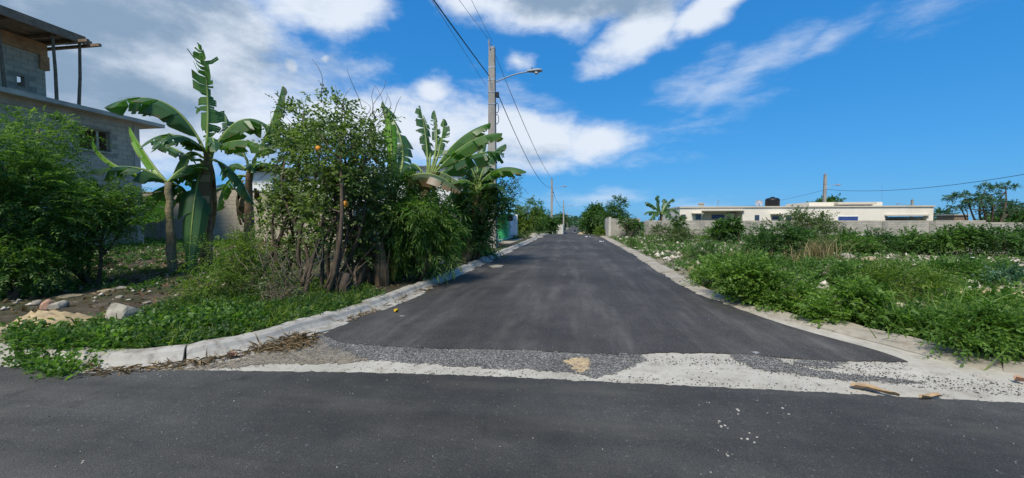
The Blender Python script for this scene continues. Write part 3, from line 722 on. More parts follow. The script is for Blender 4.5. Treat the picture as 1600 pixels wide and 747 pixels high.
# --- walls at the back of the left lot
YW = 18.6
def left_walls():
    x0, x1 = -34.0, xy_at(322, YW); z0 = .1
    ztop = zY(250, 301, YW)
    w = E('plastered_wall', ((x0 + x1) / 2, YW, z0), 'plain grey plastered garden wall behind the leftmost trees', 'wall')
    bx('wall', (x0, YW, z0 - .3), (x1, YW + .2, ztop), 'plaster', w)
    bx('coping', (x0, YW - .03, ztop + .001), (x1, YW + .23, ztop + .06), 'plaster', w)
    for px in (60, 158, 247):
        xx = xy_at(px, YW); bx('pilaster', (xx - .11, YW - .045, z0 - .3), (xx + .11, YW - .001, ztop - .01), 'plaster', w)
    # grey block outbuilding with a stepped gable
    xa, xb_ = x1 + .02, xy_at(552, YW); L = xb_ - xa; ze = zY(450, 318, YW); zp = zY(350, 292, YW); zf = .25
    o = E('block_outbuilding', ((xa + xb_) / 2, YW, zf), 'grey concrete block outbuilding wall with sloping gable behind the banana plants', 'building')
    ridge = xy_at(352, YW)
    def topz(u):
        x = xa + u
        return zp - (x - ridge) * .12 if x > ridge else zp - (ridge - x) * .35
    V = []; n = 14; Fc = []
    xs = [xa + L * i / n for i in range(n + 1)]
    for x in xs: V += [(x, YW - .0, zf - .4), (x, YW, topz(x - xa)), (x, YW + .18, topz(x - xa)), (x, YW + .18, zf - .4)]
    for i in range(n):
        a, b = 4 * i, 4 * i + 4
        Fc += [(a, b, b + 1, a + 1), (a + 1, b + 1, b + 2, a + 2), (a + 2, b + 2, b + 3, a + 3), (a + 3, b + 3, b, a)]
    Fc += [(0, 1, 2, 3), (4 * n + 3, 4 * n + 2, 4 * n + 1, 4 * n)]
    mo('gable_wall', V, Fc, 'mortar', o)
    blocks(o, (xa, YW, zf - .1), (1, 0, 0), (0, -1, 0), L, zp - zf + .1, keep=lambda u, z, w_: zf - .1 + z + .1 < topz(u) - .02, limit=300, dep=.05)
    bx('side_wall', (xa, YW + .19, zf - .3), (xa + .18, YW + 5, topz(0) - .2), 'plaster', o)
    bx('side_wall', (xb_ - .18, YW + .19, zf - .3), (xb_, YW + 5, topz(L) - .1), 'plaster', o)
    c = MB()
    for i in range(n): 
        c.add([(xs[i], YW - .08, topz(xs[i] - xa) + .002), (xs[i + 1], YW - .08, topz(xs[i + 1] - xa) + .002), (xs[i + 1], YW + 5.1, topz(xs[i + 1] - xa) + .002), (xs[i], YW + 5.1, topz(xs[i] - xa) + .002),
               (xs[i], YW - .08, topz(xs[i] - xa) + .05), (xs[i + 1], YW - .08, topz(xs[i + 1] - xa) + .05), (xs[i + 1], YW + 5.1, topz(xs[i + 1] - xa) + .05), (xs[i], YW + 5.1, topz(xs[i] - xa) + .05)],
              [(0, 3, 2, 1), (4, 5, 6, 7), (0, 1, 5, 4), (2, 3, 7, 6)])
    c.build('roof_sheet', 'white', o)
left_walls()

# --- pale blue house glimpsed behind the banana plants
def blue_house():
    Y = 27.0; xa, xb = xy_at(395, Y), xy_at(722, Y); zt = zY(640, 262, Y); z0 = .3
    h = E('pale_blue_house', ((xa + xb) / 2, Y, z0), 'white house with light blue roof edge, mostly hidden behind the banana plants', 'house')
    bx('wall', (xa, Y, z0 - .5), (xb, Y + 7, zt), 'white', h)
    bx('roof_slab', (xa - .5, Y - .6, zt + .001), (xb + .5, Y + 7.4, zt + .2), 'white', h)
    bx('fascia', (xa - .5, Y - .64, zt + .02), (xb + .5, Y - .601, zt + .45), 'lightblue', h)
    for px in (440, 520, 590, 660):
        x = xy_at(px, Y); f = MB(); z1 = zt - .7; zs = z1 - 1.1
        f.box((x - .7, Y - .05, zs), (x - .62, Y - .001, z1)).box((x + .62, Y - .05, zs), (x + .7, Y - .001, z1)).box((x - .62, Y - .05, z1 - .08), (x + .62, Y - .001, z1)).box((x - .62, Y - .05, zs), (x + .62, Y - .001, zs + .08))
        w = f.build('window', 'lightblue', h); bx('pane', (x - .62, Y - .02, zs + .08), (x + .62, Y - .002, z1 - .08), 'glass', w)
    bx('parapet', (xa + 1, Y + .5, zt + .201), (xb - 6, Y + 6, zt + .75), 'lightblue', h)
blue_house()

# --- cream bungalow behind the block wall on the right
YH = 47.0
def bungalow():
    X = lambda px: xy_at(px, YH); Z = lambda px, py: zY(px, py, YH)
    xa, xb = X(1062), X(1458); zt = Z(1250, 324); gz = -.6
    h = E('cream_bungalow', ((xa + xb) / 2, YH, gz), 'long flat-roofed cream bungalow behind the block wall', 'house')
    va, vb = X(1097), X(1160); zv = Z(1130, 329.5); ca, cb = X(1383), X(1448); zc = Z(1415, 337)
    dp = 9
    m = MB()
    m.box((xa, YH, gz), (va, YH + dp, zt)).box((vb, YH, gz), (ca, YH + dp, zt)).box((cb, YH, gz), (xb, YH + .4, zt))
    m.box((va, YH + 2.2, gz), (vb, YH + dp, zt)).box((va, YH, zv), (vb, YH + 2.2, zt))         # veranda recess
    m.box((ca, YH + 6, gz), (xb, YH + dp, zt - .02)).box((ca, YH, zc), (cb, YH + 5.99, zt))              # carport
    m.build('wall', 'cream', h)
    bx('roof_slab', (xa - .05, YH - .12, zt + .001), (xb + .05, YH + dp + .1, zt + .14), 'cream2', h)
    bx('veranda_fascia', (va - .1, YH - .25, zv - .02), (vb + .1, YH - .001, zv + .1), 'cream2', h)
    bx('carport_fascia', (ca - .1, YH - .2, zc - .02), (cb + .1, YH - .001, zc + .12), 'cream2', h)
    bx('carport_back_wall', (ca + .6, YH + 5.5, gz), (xb - .2, YH + 5.7, zY(1400, 339.5, YH + 5.5)), 'white', h)
    bx('carport_side_wall', (xb - .2, YH + .41, gz), (xb - .001, YH + 5.99, zY(1450, 338.5, YH + 3)), 'white', h)
    # raised roof over the middle
    ra, rb = X(1277), X(1396); zr = zY(1330, 315.8, YH + 1.6)
    bx('raised_roof', (ra, YH + 1.6, zt + .141), (rb, YH + 6.5, zr), 'cream', h)
    bx('raised_roof_eave', (X(1317), YH + .9, zr - .02 - (zr - zt) * .45), (rb - 1.0, YH + 1.599, zr - .05), 'cream2', h)
    def win(pxa, pxb, pya, pyb, y=YH, frame='cream2', bars=0, name='window'):
        a, b = xy_at(pxa, y), xy_at(pxb, y); z1, z0 = zY(pxa, pya, y), zY(pxb, pyb, y)
        f = MB(); t = .07
        f.box((a - t, y - .06, z0 - t), (a, y - .001, z1 + t)).box((b, y - .06, z0 - t), (b + t, y - .001, z1 + t)).box((a, y - .06, z1), (b, y - .001, z1 + t)).box((a, y - .09, z0 - t), (b, y - .001, z0))
        w = f.build(name, frame, h); bx('pane', (a, y - .02, z0), (b, y - .001, z1), 'glass', w)
        for k in range(bars):
            xx = a + (b - a) * (k + .5) / bars; bx('grille_bar', (xx - .035, y - .05, z0), (xx + .035, y - .021, z1), 'blue', w)
        if bars:
            zz = (z0 + z1) / 2; bx('grille_rail', (a, y - .056, zz - .03), (b, y - .051, zz + .03), 'blue', w)
    win(1064, 1071, 335.5, 343); win(1087, 1095, 335, 343)
    win(1112, 1131, 335.5, 342, YH + 2.2, 'cream2', 7); win(1147, 1157, 335, 345, YH + 2.2)
    win(1206, 1217, 338, 343); win(1227, 1236, 336, 345); win(1309, 1340, 338.5, 346.5, YH, 'white', 10)
    d = bx('door', (X(1179), YH - .05, gz + .3), (X(1186), YH - .001, Z(1180, 336)), 'glass', h)
    bx('door_frame', (X(1186) + .001, YH - .07, gz + .3), (X(1188), YH - .001, Z(1180, 335)), 'white', d)
    bx('awning', (X(1203), YH - 1.0, Z(1210, 335.2)), (X(1222), YH - .001, Z(1210, 334)), 'cream2', h)
    bx('awning', (X(1080), YH - .8, Z(1090, 334)), (X(1096), YH - .001, Z(1090, 333)), 'cream2', h)
    bx('air_conditioner', (X(1148), YH + 1.6, Z(1150, 336.5)), (X(1157), YH + 2.19, Z(1150, 333)), 'white', h)
    # things on the roof
    zt2 = zt + .14; ty = YH + 3.4; tx = xy_at(1206, ty); R = abs(X(1217) - X(1195)) / 2 * 1.06
    t = E('water_tank', (tx, ty, zt2), 'black plastic water tank standing on the cream bungalow roof', 'water tank')
    hh = zY(1206, 308.5, YH + 3.4) - zt2
    MB().lathe((tx, ty, zt2), [(R * .97, 0), (R, .06), (R * .97, hh * .28), (R, hh * .32), (R * .97, hh * .6), (R, hh * .64), (R * .97, hh * .8), (R * .75, hh * .92), (R * .32, hh * .97), (.01, hh * .97)], 24).build('tank_body', 'black', t, True)
    MB().lathe((tx, ty, zt2 + hh * .965), [(R * .3, 0), (R * .3, hh * .06), (R * .2, hh * .09), (.01, hh * .09)], 16).build('lid', 'black', t)
    dy = YH + 2.0; dx = xy_at(1185, dy); rd = abs(X(1191.5) - X(1179)) / 2
    s = E('satellite_dish', (dx, dy, zt2), 'grey satellite dish standing beside the black water tank', 'satellite dish')
    zc_ = zY(1185, 318, YH + 2.0)
    ringV = []; n = 20; tilt = Vector((-.25, -.9, .45)).normalized(); uu = tilt.cross(Vector((0, 0, 1))).normalized(); vv = uu.cross(tilt)
    rings = 6; c0 = Vector((dx, dy, zc_))
    V = [c0]; Fc = []
    for i in range(1, rings + 1):
        q = i / rings
        for k in range(n):
            a = 6.28318 * k / n; V.append(c0 + (uu * math.cos(a) + vv * math.sin(a)) * rd * q + tilt * (.28 * rd * q * q))
    for k in range(n): Fc.append((0, 1 + k, 1 + (k + 1) % n))
    for i in range(rings - 1):
        for k in range(n):
            a = 1 + i * n; b = a + n; Fc.append((a + k, b + k, b + (k + 1) % n, a + (k + 1) % n))
    mo('dish', V, Fc, 'lampgrey', s, True)
    MB().tube([(dx, dy + .1, zt2), (dx, dy + .1, zc_)], .05, 8).build('mast', 'steel', s)
    MB().tube([c0 - vv * rd * .9 + tilt * .2, c0 + tilt * rd * 1.0], .025, 6).build('feed_arm', 'steel', s)
    MB().lathe(c0 + tilt * rd * 1.0 - Vector((0, 0, .07)), [(.05, 0), (.07, .05), (.07, .12), (.02, .15)], 10).build('feed_horn', 'white', s)
    for k, px in enumerate((1093, 1097.5)):
        vx = xy_at(px, YH + 2); v = MB(); v.lathe((vx, YH + 2, zt2), [(.13, 0), (.13, .34), (.2, .36), (.2, .48), (.05, .5)], 12)
        o = v.build('roof_vent', 'plaster', at=(vx, YH + 2, zt2)); tagit(o, ['short grey roof vent on the bungalow, left one of the pair', 'short grey roof vent on the bungalow, right one of the pair'][k], 'roof vent', 'roof vents on the bungalow')
    ax = xy_at(1121, YH + 3); a = E('roof_antenna', (ax, YH + 3, zt2), 'thin antenna mast on the bungalow roof above the veranda', 'antenna')
    MB().tube([(ax, YH + 3, zt2), (ax, YH + 3, zt2 + .85)], .035, 6).build('mast', 'steel', a)
    MB().tube([(ax - .05, YH + 3, zt2 + .8), (ax + .3, YH + 3, zt2 + .7)], .02, 6).build('boom', 'steel', a)
bungalow()

# --- block boundary wall on the right
YB = 36.5
def right_wall():
    def seg(name, label, pa, pb, Y, pyt, gz=-.35, pil=(), coping=True):
        xa, xb = xy_at(pa, Y), xy_at(pb, Y); zt = zY((pa + pb) / 2, pyt, Y)
        w = E(name, ((xa + xb) / 2, Y, gz), label, 'wall')
        bx('wall', (xa, Y, gz - .3), (xb, Y + .15, zt), 'blockwall', w)
        if coping: bx('top_beam', (xa, Y - .012, zt + .001), (xb, Y + .162, zt + .13), 'plaster', w)
        for p in pil:
            x = xy_at(p, Y); bx('pilaster', (x - .2, Y - .05, gz - .3), (x + .2, Y - .0125, zt + .06), 'pilaster', w)
        return w
    seg('block_wall', 'grey concrete block boundary wall in front of the cream bungalow', 1008, 1458, YB, 347, pil=(1010, 1097, 1169, 1244, 1318, 1383, 1457))
    seg('low_block_wall', 'low dark grey block wall right of the bungalow, below the spreading tree', 1461, 1760, YB + 1, 350, pil=(1500, 1540, 1600))
    seg('garden_wall', 'pale painted low wall right of the bungalow carport', 1462, 1540, YH - 4, 346.5)
    # wall end by the street: pier facing the road plus short return
    Y = 36.0; xr = PY(951, 360, Y).x; zt = zY(955, 341, Y); 
    e = E('wall_end_pier', (xr, Y, -.1), 'pale concrete wall end standing beside the street on the right', 'wall')
    m = MB(); m.box((xr, Y, -.4), (xr + .16, Y + 4.4, zt)); m.build('road_face', 'cream3', e)
    bx('end_post', (xr - .03, Y - .22, -.4), (xr + .2, Y - .001, zt + .1), 'cream3', e)
    bx('end_post', (xr - .03, Y + 1.6, -.4), (xr - .001, Y + 1.85, zt + .12), 'cream3', e)
    bx('return_wall', (xr + .161, Y - .15, -.4), (xy_at(1000, Y), Y - .002, zt - .02), 'blockwall', e)
    # small house of brown blocks far right
    Yk = 70; xa, xb = xy_at(1491, Yk), xy_at(1512, Yk)
    k = E('brown_shed', ((xa + xb) / 2, Yk, -1.2), 'small brownish block shed far behind the low wall on the right', 'shed')
    bx('wall', (xa, Yk, -1.6), (xb, Yk + 3, zY(1500, 336.5, Yk)), 'wood', k); bx('roof_slab', (xa - .2, Yk - .2, zY(1500, 336.5, Yk) + .001), (xb + .2, Yk + 3.2, zY(1500, 335, Yk)), 'plaster', k)
    bx('door', (xa + .6, Yk - .04, -1.3), (xa + 1.4, Yk - .001, .6), 'dark', k)
def f_blockwall(nt, N, L, b):
    g = N.new('ShaderNodeNewGeometry'); sp = N.new('ShaderNodeSeparateXYZ'); L.new(g.outputs['Position'], sp.inputs[0])
    cb = N.new('ShaderNodeCombineXYZ'); L.new(sp.outputs[0], cb.inputs[0]); L.new(sp.outputs[2], cb.inputs[1])
    t = N.new('ShaderNodeTexBrick'); L.new(cb.outputs[0], t.inputs[0]); t.inputs['Scale'].default_value = 1
    t.inputs['Brick Width'].default_value = .4; t.inputs['Row Height'].default_value = .2; t.inputs['Mortar Size'].default_value = .012
    t.inputs['Color1'].default_value = (.42, .385, .315, 1); t.inputs['Color2'].default_value = (.34, .31, .255, 1); t.inputs['Mortar'].default_value = (.25, .23, .19, 1)
    col = mix(nt, .7, t.outputs[0], ramp(nt, nz(nt, 1.6, 7, .65), [(.3, (.68,) * 3), (.7, (1.2,) * 3)]), 'MULTIPLY')
    L.new(col, b.inputs['Base Color']); b.inputs['Roughness'].default_value = .95
    bump(nt, b, t.outputs['Fac'], -.6, .01)
M['blockwall'] = mat('far_block_wall', f_blockwall)
M['pilaster'] = simple('pilaster_concrete', (.28, .26, .22), .95, .2, 4, dirt=(.2, .185, .155))
M['cream3'] = simple('weathered_cream', (.52, .48, .40), .9, .12, 3, dirt=(.36, .33, .28))
right_wall()

# --- roadside kiosk / gateway on the left
def gateway():
    X = -4.75
    ya, yb = y_at(763, X), y_at(774, X)
    def zz(px, py): return PX(px, py, X).z
    p = E('grey_gate_pier', (X, ya, .1), 'rough grey wall end beside the green gateway', 'wall')
    bx('wall', (X - .16, y_at(760, X), -.1), (X, y_at(775, X), zz(768, 348)), 'plaster', p)
    bx('post', (X - .18, y_at(775, X) + .001, -.1), (X + .02, y_at(778, X), zz(776, 366)), 'cream3', p)
    g = E('green_gateway', (X, y_at(785, X), .1), 'bright green roadside gateway with low mint wall', 'gateway')
    yc, yd = y_at(778.5, X), y_at(795, X)
    bx('low_wall', (X - .1, yc + .05, -.1), (X + .06, yd, zz(788, 373)), 'mint', g)
    bx('back_panel', (X - 1.3, yc + .2, -.1), (X - 1.2, yd, 2.0), 'green_paint', g)
    bx('side_panel', (X - 1.199, yd - .12, -.1), (X - .101, yd - .02, 2.05), 'green_paint', g)
    for k in range(4):
        zq = .5 + k * .42; bx('rail', (X - 1.199, yc + .25, zq), (X - 1.16, yd - .15, zq + .05), 'mint', g)
    for k in range(6):
        yy = yc + .3 + k * (yd - yc - .3) / 6; bx('fluting', (X + .0605, yy, -.05), (X + .09, yy + .1, zz(788, 373) - .04), 'mint', g)
    bx('door_post', (X - .1, yd + .003, -.1), (X + .05, yd + .12, 2.2), 'mint', g)
    # tilted green awning sheet
    a = P(779, 326, depth((X, yc, 2.5))); 
    z1 = zz(786, 328)
    V = [(X - .9, yc, z1 + .25), (X + .55, yc, z1 + .05), (X + .55, yd + .3, z1 - .12), (X - .9, yd + .3, z1 + .1)]; V += [(x, y, z - .04) for x, y, z in V]
    mo('awning', V, [(0, 1, 2, 3), (7, 6, 5, 4), (0, 4, 5, 1), (1, 5, 6, 2), (2, 6, 7, 3), (3, 7, 4, 0)], 'mint', g)
    MB().tube([(X - .05, yd + .06, 2.15), (X + .3, yd + .06, z1 - .08)], .025, 6).build('awning_strut', 'mint', g)
    # white sheet-metal door panels
    d = E('white_metal_gate', (X, y_at(800, X), .1), 'white corrugated sheet metal gate beside the green gateway', 'gate')
    y0, y1 = y_at(796, X), y_at(807, X); zt = zz(803, 337); n = 10
    V = []; Fc = []
    m_ = 40
    for i in range(m_ + 1):
        y = y0 + (y1 - y0) * i / m_; x = X + .02 + .018 * math.sin(i * 1.57); V += [(x, y, -.02), (x, y, zt), (x - .01, y, zt), (x - .01, y, -.02)]
    for i in range(m_):
        a_, b_ = 4 * i, 4 * i + 4; Fc += [(a_, b_, b_ + 1, a_ + 1), (a_ + 1, b_ + 1, b_ + 2, a_ + 2), (a_ + 2, b_ + 2, b_ + 3, a_ + 3)]
    mo('sheet_panel', V, Fc, 'sheet', d)
    bx('frame_post', (X - .1, y1, -.1), (X + .08, y1 + .16, zt + .12), 'white', d); bx('frame_post', (X - .06, y0 - .06, -.1), (X + .05, y0 - .005, zt + .05), 'black', d)
    bx('handle', (X + .05, y0 + .15, .95), (X + .09, y0 + .2, 1.15), 'black', d)
    # dark round drum hanging by the awning
    c = PX(797, 340, X + .45); rr = .24
    k = E('black_drum', (c.x, c.y, c.z - rr), 'black round drum hung under the awning beside the white gate', 'drum')
    MB().lathe((c.x - .2, c.y, c.z), [(.05, 0), (rr * .92, .01), (rr, .05), (rr, .34), (rr * .9, .4), (.05, .4)], 22, 'x').build('drum_body', 'black', k, False)
    MB().tube([(c.x, c.y, c.z + rr * .9), (c.x, c.y, z1 - .02)], .015, 6).build('hanger', 'wire', k)
    # concrete forecourt
    ya, yb = y_at(774, X), 35.0
    sheet('forecourt', [(X - .1, ya), (-3.75, ya - .4), (-3.7, yb), (X - .1, yb)], .13, 'kerb_r', .25, .02, .3, 77)
gateway()

# --- utility poles, lamps and wires
def pole(base, top, label, w0=.23, w1=.145, arm=2.3, armz=None, lamp=True, sign=1, detail=True, group=None, z_arm_drop=1.35):
    bxp, byp, bzp = base
    p = E('utility_pole', base, label, 'utility pole', group); H_ = top - bzp
    MB().tube([(bxp, byp, bzp - .5), (bxp, byp, top)], [w0 * 1.414, w1 * 1.414], 4, True).build('shaft', 'pole', p)
    MB().box((bxp - w1 * 1.05, byp - w1 * 1.05, top + .001), (bxp + w1 * 1.05, byp + w1 * 1.05, top + .12)).build('cap', 'lampgrey', p)
    MB().tube([(bxp - .06, byp - .16, top - .05), (bxp - .12, byp - .16, top + .3), (bxp - .12, byp - .16, top + .45)], [.03, .05, .03], 8).build('insulator', 'lampgrey', p)
    if lamp:
        az = top - z_arm_drop; pts = []
        for i in range(9):
            t = i / 8; pts.append((bxp + sign * (w1 + arm * .72 * t), byp, az - .25 + .42 * math.sin(t * 1.5)))
        a = MB().tube(pts, .032, 8).build('lamp_arm', 'lampgrey', p)
        e = Vector(pts[-1]); l = MB(); s = sign
        prof_ = [(0, .06, .06), (.12, .10, .09), (.35, .15, .11), (.6, .17, .12), (.75, .12, .08), (.82, .02, .02)]
        V = []; n = 10
        for (q, wy, wz) in prof_:
            for k in range(n):
                an = 6.28318 * k / n; V.append((e.x + s * q * .95 - s * .05, e.y + wy * math.cos(an), e.z + .02 + wz * math.sin(an) * (1 if math.sin(an) > 0 else .55)))
        Fc = [(i * n + k, i * n + (k + 1) % n, (i + 1) * n + (k + 1) % n, (i + 1) * n + k) for i in range(len(prof_) - 1) for k in range(n)]
        hd = mo('lamp_head', V, Fc, 'lampgrey', p, True)
        MB().lathe((e.x + s * .42, e.y, e.z - .14), [(.03, 0), (.09, .03), (.12, .085)], 12).build('lens', 'lens', hd, True)
        MB().lathe((e.x + s * .2, e.y, e.z + .12), [(.035, 0), (.035, .06), (.01, .08)], 8).build('photocell', 'black', hd)
    for k, zz in enumerate((top - .9, top - 1.5, top - 2.1, top - 2.7) if detail else (top - 1.2,)):
        wk = w1 + (w0 - w1) * (top - zz) / H_ + .012
        MB().tube([(bxp, byp, zz - .03), (bxp, byp, zz + .03)], wk * 1.414, 4, True).build('band', 'steel', p)
    if detail:
        bx('bracket', (bxp + w1 + .06, byp - .08, top - 2.35), (bxp + w1 + .2, byp + .08, top - 2.1), 'black', p)
        for k in range(2):
            zc = top - 2.9 - k * .55; pts = [(bxp + w1 + .12 + .09 * math.cos(a), byp - .1, zc + .24 * math.sin(a)) for a in np.linspace(0, 6.28, 14)]
            MB().tube(pts, .018, 6).build('cable_coil', 'wire', p)
    return p
PX1 = P(769.5, 390, 1); pb1 = G(769.5, 391); z1 = P(775.5, 84, depth(pb1)).z
X1, Y1 = pb1.x, pb1.y
pole((X1, Y1, H(X1, Y1)), z1, 'tall near concrete utility pole with street lamp among the banana plants')
poles = [(X1, Y1, z1)]
lb = ['concrete utility pole with street lamp, second down the street, white base', 'far slender utility pole with street lamp, third down the street', 'farthest utility pole on the left side of the street']
for k, (px, pyt, mult) in enumerate(((862, 281, 3.5), (880.5, 315, 5.8), (886, 331, 8.6))):
    Yk = Y1 * mult; xk = xy_at(px, Yk); zt = zY(px, pyt, Yk); poles.append((xk, Yk, zt))
    pole((xk, Yk, float(prof(Yk)) + .05), zt, lb[k], .22, .15, 2.3, detail=(k == 0), z_arm_drop=1.35)
def wire(name, label, a, b, sag, rad, material='wire', n=28, group=None):
    a = Vector(a); b = Vector(b); pts = []
    for i in range(n + 1):
        t = i / n; p = a.lerp(b, t); p.z -= sag * 4 * t * (1 - t); pts.append(p - a)
    m = MB().tube(pts, rad, 5); o = mo(name, m.v, m.f, material); o.location = a
    return tagit(o, label, 'cable', group)
# service cables run on past the camera to the next pole behind it
Yback = Y1 - 46
aim = P(688, 0, 9.0)
def back_pt(px, attach, drop=0):
    """continue the line seen at (px, 0) from the attachment on the pole to the next pole out of view"""
    r = ray(px, 0); a = Vector(attach); 
    # plane x = attach.x side: choose the point on the ray whose x matches the wire line x offset
    t = (a.x - .05) / r.x if abs(r.x) > 1e-6 else 9; q = CAMP + r * t
    k = (Yback - a.y) / (q.y - a.y); return a + (q - a) * k
wa = (X1 - .1, Y1 - .2, z1 - 1.35)
wire('service_cable', 'thick black cable sloping from the top edge to the near pole', wa, back_pt(688, wa), .55, .022)
wb = (X1 - .12, Y1 - .16, z1 + .42); wire('power_line', 'thin upper wire reaching the top of the near pole, left of the two', wb, back_pt(722, wb), .4, .008, 'wire_t')
wc_ = (X1 + .06, Y1 - .16, z1 + .3); wire('power_line', 'thin upper wire reaching the top of the near pole, right of the two', wc_, back_pt(739, wc_), .4, .008, 'wire_t')
wd = (X1 - .2, Y1 - .2, z1 - 1.9); wire('service_cable', 'faint thin cable just left of the thick black cable', wd, back_pt(683, wd), .5, .007, 'wire_t')
x2, y2, z2 = poles[1]; x3, y3, z3 = poles[2]; x4, y4, z4 = poles[3]
wire('service_cable', 'black cable sagging from the near pole to the second pole', (X1 + .3, Y1 + .1, z1 - 2.2), (x2, y2, z2 - 1.2), 1.5, .022)
wire('power_line', 'thin grey wire from the near pole top to the second pole, left one', (X1 - .1, Y1 + .1, z1 + .4), (x2 - .1, y2, z2 + .35), .8, .012, 'wire_t')
wire('power_line', 'thin grey wire from the near pole top to the second pole, right one', (X1 + .3, Y1 + .1, z1 - .6), (x2 + .1, y2, z2 + .1), .7, .012, 'wire_t')
wire('service_cable', 'black cable between the second and third poles', (x2, y2, z2 - 1.2), (x3, y3, z3 - 1.2), 1.6, .03)
wire('service_cable', 'black cable between the third and farthest poles', (x3, y3, z3 - 1.2), (x4, y4, z4 - 1.2), 1.5, .035)
# pole behind the bungalow with its long wire
Yp = 60.0; xp = xy_at(1287, Yp); zp_ = zY(1287, 274, Yp)
pole((xp, Yp, -1), zp_, 'concrete utility pole with street lamp behind the cream bungalow', .2, .14, 1.5, detail=False, z_arm_drop=1.5)
wire('overhead_wire', 'long black wire rising to the right above the bungalow', (xp, Yp - .15, zp_ - 1.9), P(1720, 250, 26), .9, .022, 'wire', 40)
wire('overhead_wire', 'faint wire dropping left from the pole behind the bungalow', (xp - .15, Yp, zp_ - 2.0), P(1120, 325, 130), .8, .02, 'wire_t', 30)
xq = xy_at(1424, 95); zq = zY(1424, 313, 95); pole((xq, 95, -2.3), zq, 'distant small utility pole right of the bungalow raised roof', .2, .16, 3.0, sign=-1, detail=False, z_arm_drop=.9)
wire('drop_wire', 'thin vertical wire hanging from the long overhead wire', PY(1378, 290, 45), PY(1378, 316, 52), 0, .008, 'wire_t', 4)

# --- white wall far down the street on the left
Yf = 108.0; xa, xb = xy_at(869, Yf), xy_at(880, Yf)
w = E('far_white_wall', ((xa + xb) / 2, Yf, -2.3), 'small white wall beside the third pole far down the street', 'wall')
bx('wall', (xa, Yf, -2.7), (xb, Yf + .2, zY(875, 351, Yf)), 'cream3', w); bx('side_wall', (xb - .2, Yf + .21, -2.7), (xb, Yf + 14, zY(875, 352, Yf)), 'white', w); bx('coping', (xa - .05, Yf - .05, zY(875, 351, Yf) + .001), (xb + .05, Yf + .25, zY(875, 350.3, Yf)), 'plaster', w)
Yf = 170.0; xa, xb = xy_at(887.5, Yf), xy_at(891, Yf)
w = E('far_white_house', ((xa + xb) / 2, Yf, -2.3), 'tiny white building at the far end of the street', 'house')
bx('wall', (xa, Yf, -2.7), (xb, Yf + 3, zY(889, 357, Yf)), 'white', w); bx('roof_slab', (xa - .2, Yf - .3, zY(889, 357, Yf) + .001), (xb + .2, Yf + 3.2, zY(889, 356, Yf)), 'plaster', w); bx('door', (xa + .2, Yf - .05, -2.5), (xa + .6, Yf - .001, -.8), 'dark', w)

# ------------------------------------------------------------------ vegetation
def norm(a): return a / (np.linalg.norm(a, axis=-1, keepdims=True) + 1e-9)
def sprays(r, A, D, L, n, ll, lw, ang=55, droop=.3, jit=.45, fold=.3):
    """twigs starting at A along D (length L), each carrying n small folded leaves; returns verts, tris, per-face random"""
    N = len(A); t = (np.arange(n) + .5 + .3 * r.random((N, n))) / n
    D = norm(D); Lt = L[:, None] * t
    pos = A[:, None, :] + D[:, None, :] * Lt[..., None]; pos[..., 2] -= droop * L[:, None] * t ** 2
    tan = np.repeat(D[:, None, :], n, 1).copy(); tan[..., 2] -= 2 * droop * t; tan = norm(tan)
    ref = np.array([0, 0, 1.0]) + jit * r.normal(0, 1, (N, 1, 3)); side = norm(np.cross(tan, ref)); nr = np.cross(side, tan)
    sg = np.where(np.arange(n) % 2 == 0, 1, -1)[None, :, None]
    a = np.radians(ang) * (1 + .3 * r.normal(0, 1, (N, n, 1))); a[:, -1] *= .15
    ld = tan * np.cos(a) + side * sg * np.sin(a) + nr * .25 * r.normal(0, 1, (N, n, 1)); ld[..., 2] -= .15 * droop; ld = norm(ld)
    ln = norm(nr + jit * r.normal(0, 1, (N, n, 3))); ls = norm(np.cross(ld, ln)); ln = np.cross(ls, ld)
    s = (.65 + .7 * r.random((N, n, 1))); l = ll * s; w = lw * s
    v0 = pos; v1 = pos + ld * l * .42 + ls * w * .5 + ln * w * fold; v2 = pos + ld * l - ln * l * .12; v3 = pos + ld * l * .42 - ls * w * .5 + ln * w * fold
    V = np.stack([v0, v1, v2, v3], 2).reshape(-1, 3); k = np.arange(N * n)[:, None] * 4
    T = np.stack([k + [0, 1, 2], k + [0, 2, 3]], 1).reshape(-1, 3)
    tw = np.clip(r.normal(.5, .22, (N, 1)) + r.normal(0, .18, (N, n)), 0, 1).reshape(-1)
    return V, T, np.repeat(tw, 2)
def merge(parts):
    V = []; T = []; R_ = []; k = 0
    for v, t, q in parts: V.append(v); T.append(t + k); R_.append(q); k += len(v)
    return np.concatenate(V), np.concatenate(T), np.concatenate(R_)
def crown_pts(r, c, rad, ntw, sub=10, subr=.36, hollow=.25, up=.25):
    """twig anchors in clumps spread through an ellipsoid"""
    u = norm(r.normal(0, 1, (sub, 3))) * (hollow + (1 - hollow) * r.random((sub, 1)) ** .45) * .82
    wgt = r.integers(0, sub, ntw); cs = u[wgt]; sr = subr * (.6 + .8 * r.random((sub, 1)))[wgt]
    q = norm(r.normal(0, 1, (ntw, 3))); off = q * sr * r.random((ntw, 1)) ** .5
    pts = cs + off; A = np.array(c) + pts * np.array(rad)
    D = norm(.5 * norm(pts) + .8 * q + np.array([0, 0, up]) + .35 * r.normal(0, 1, (ntw, 3))); return A, D
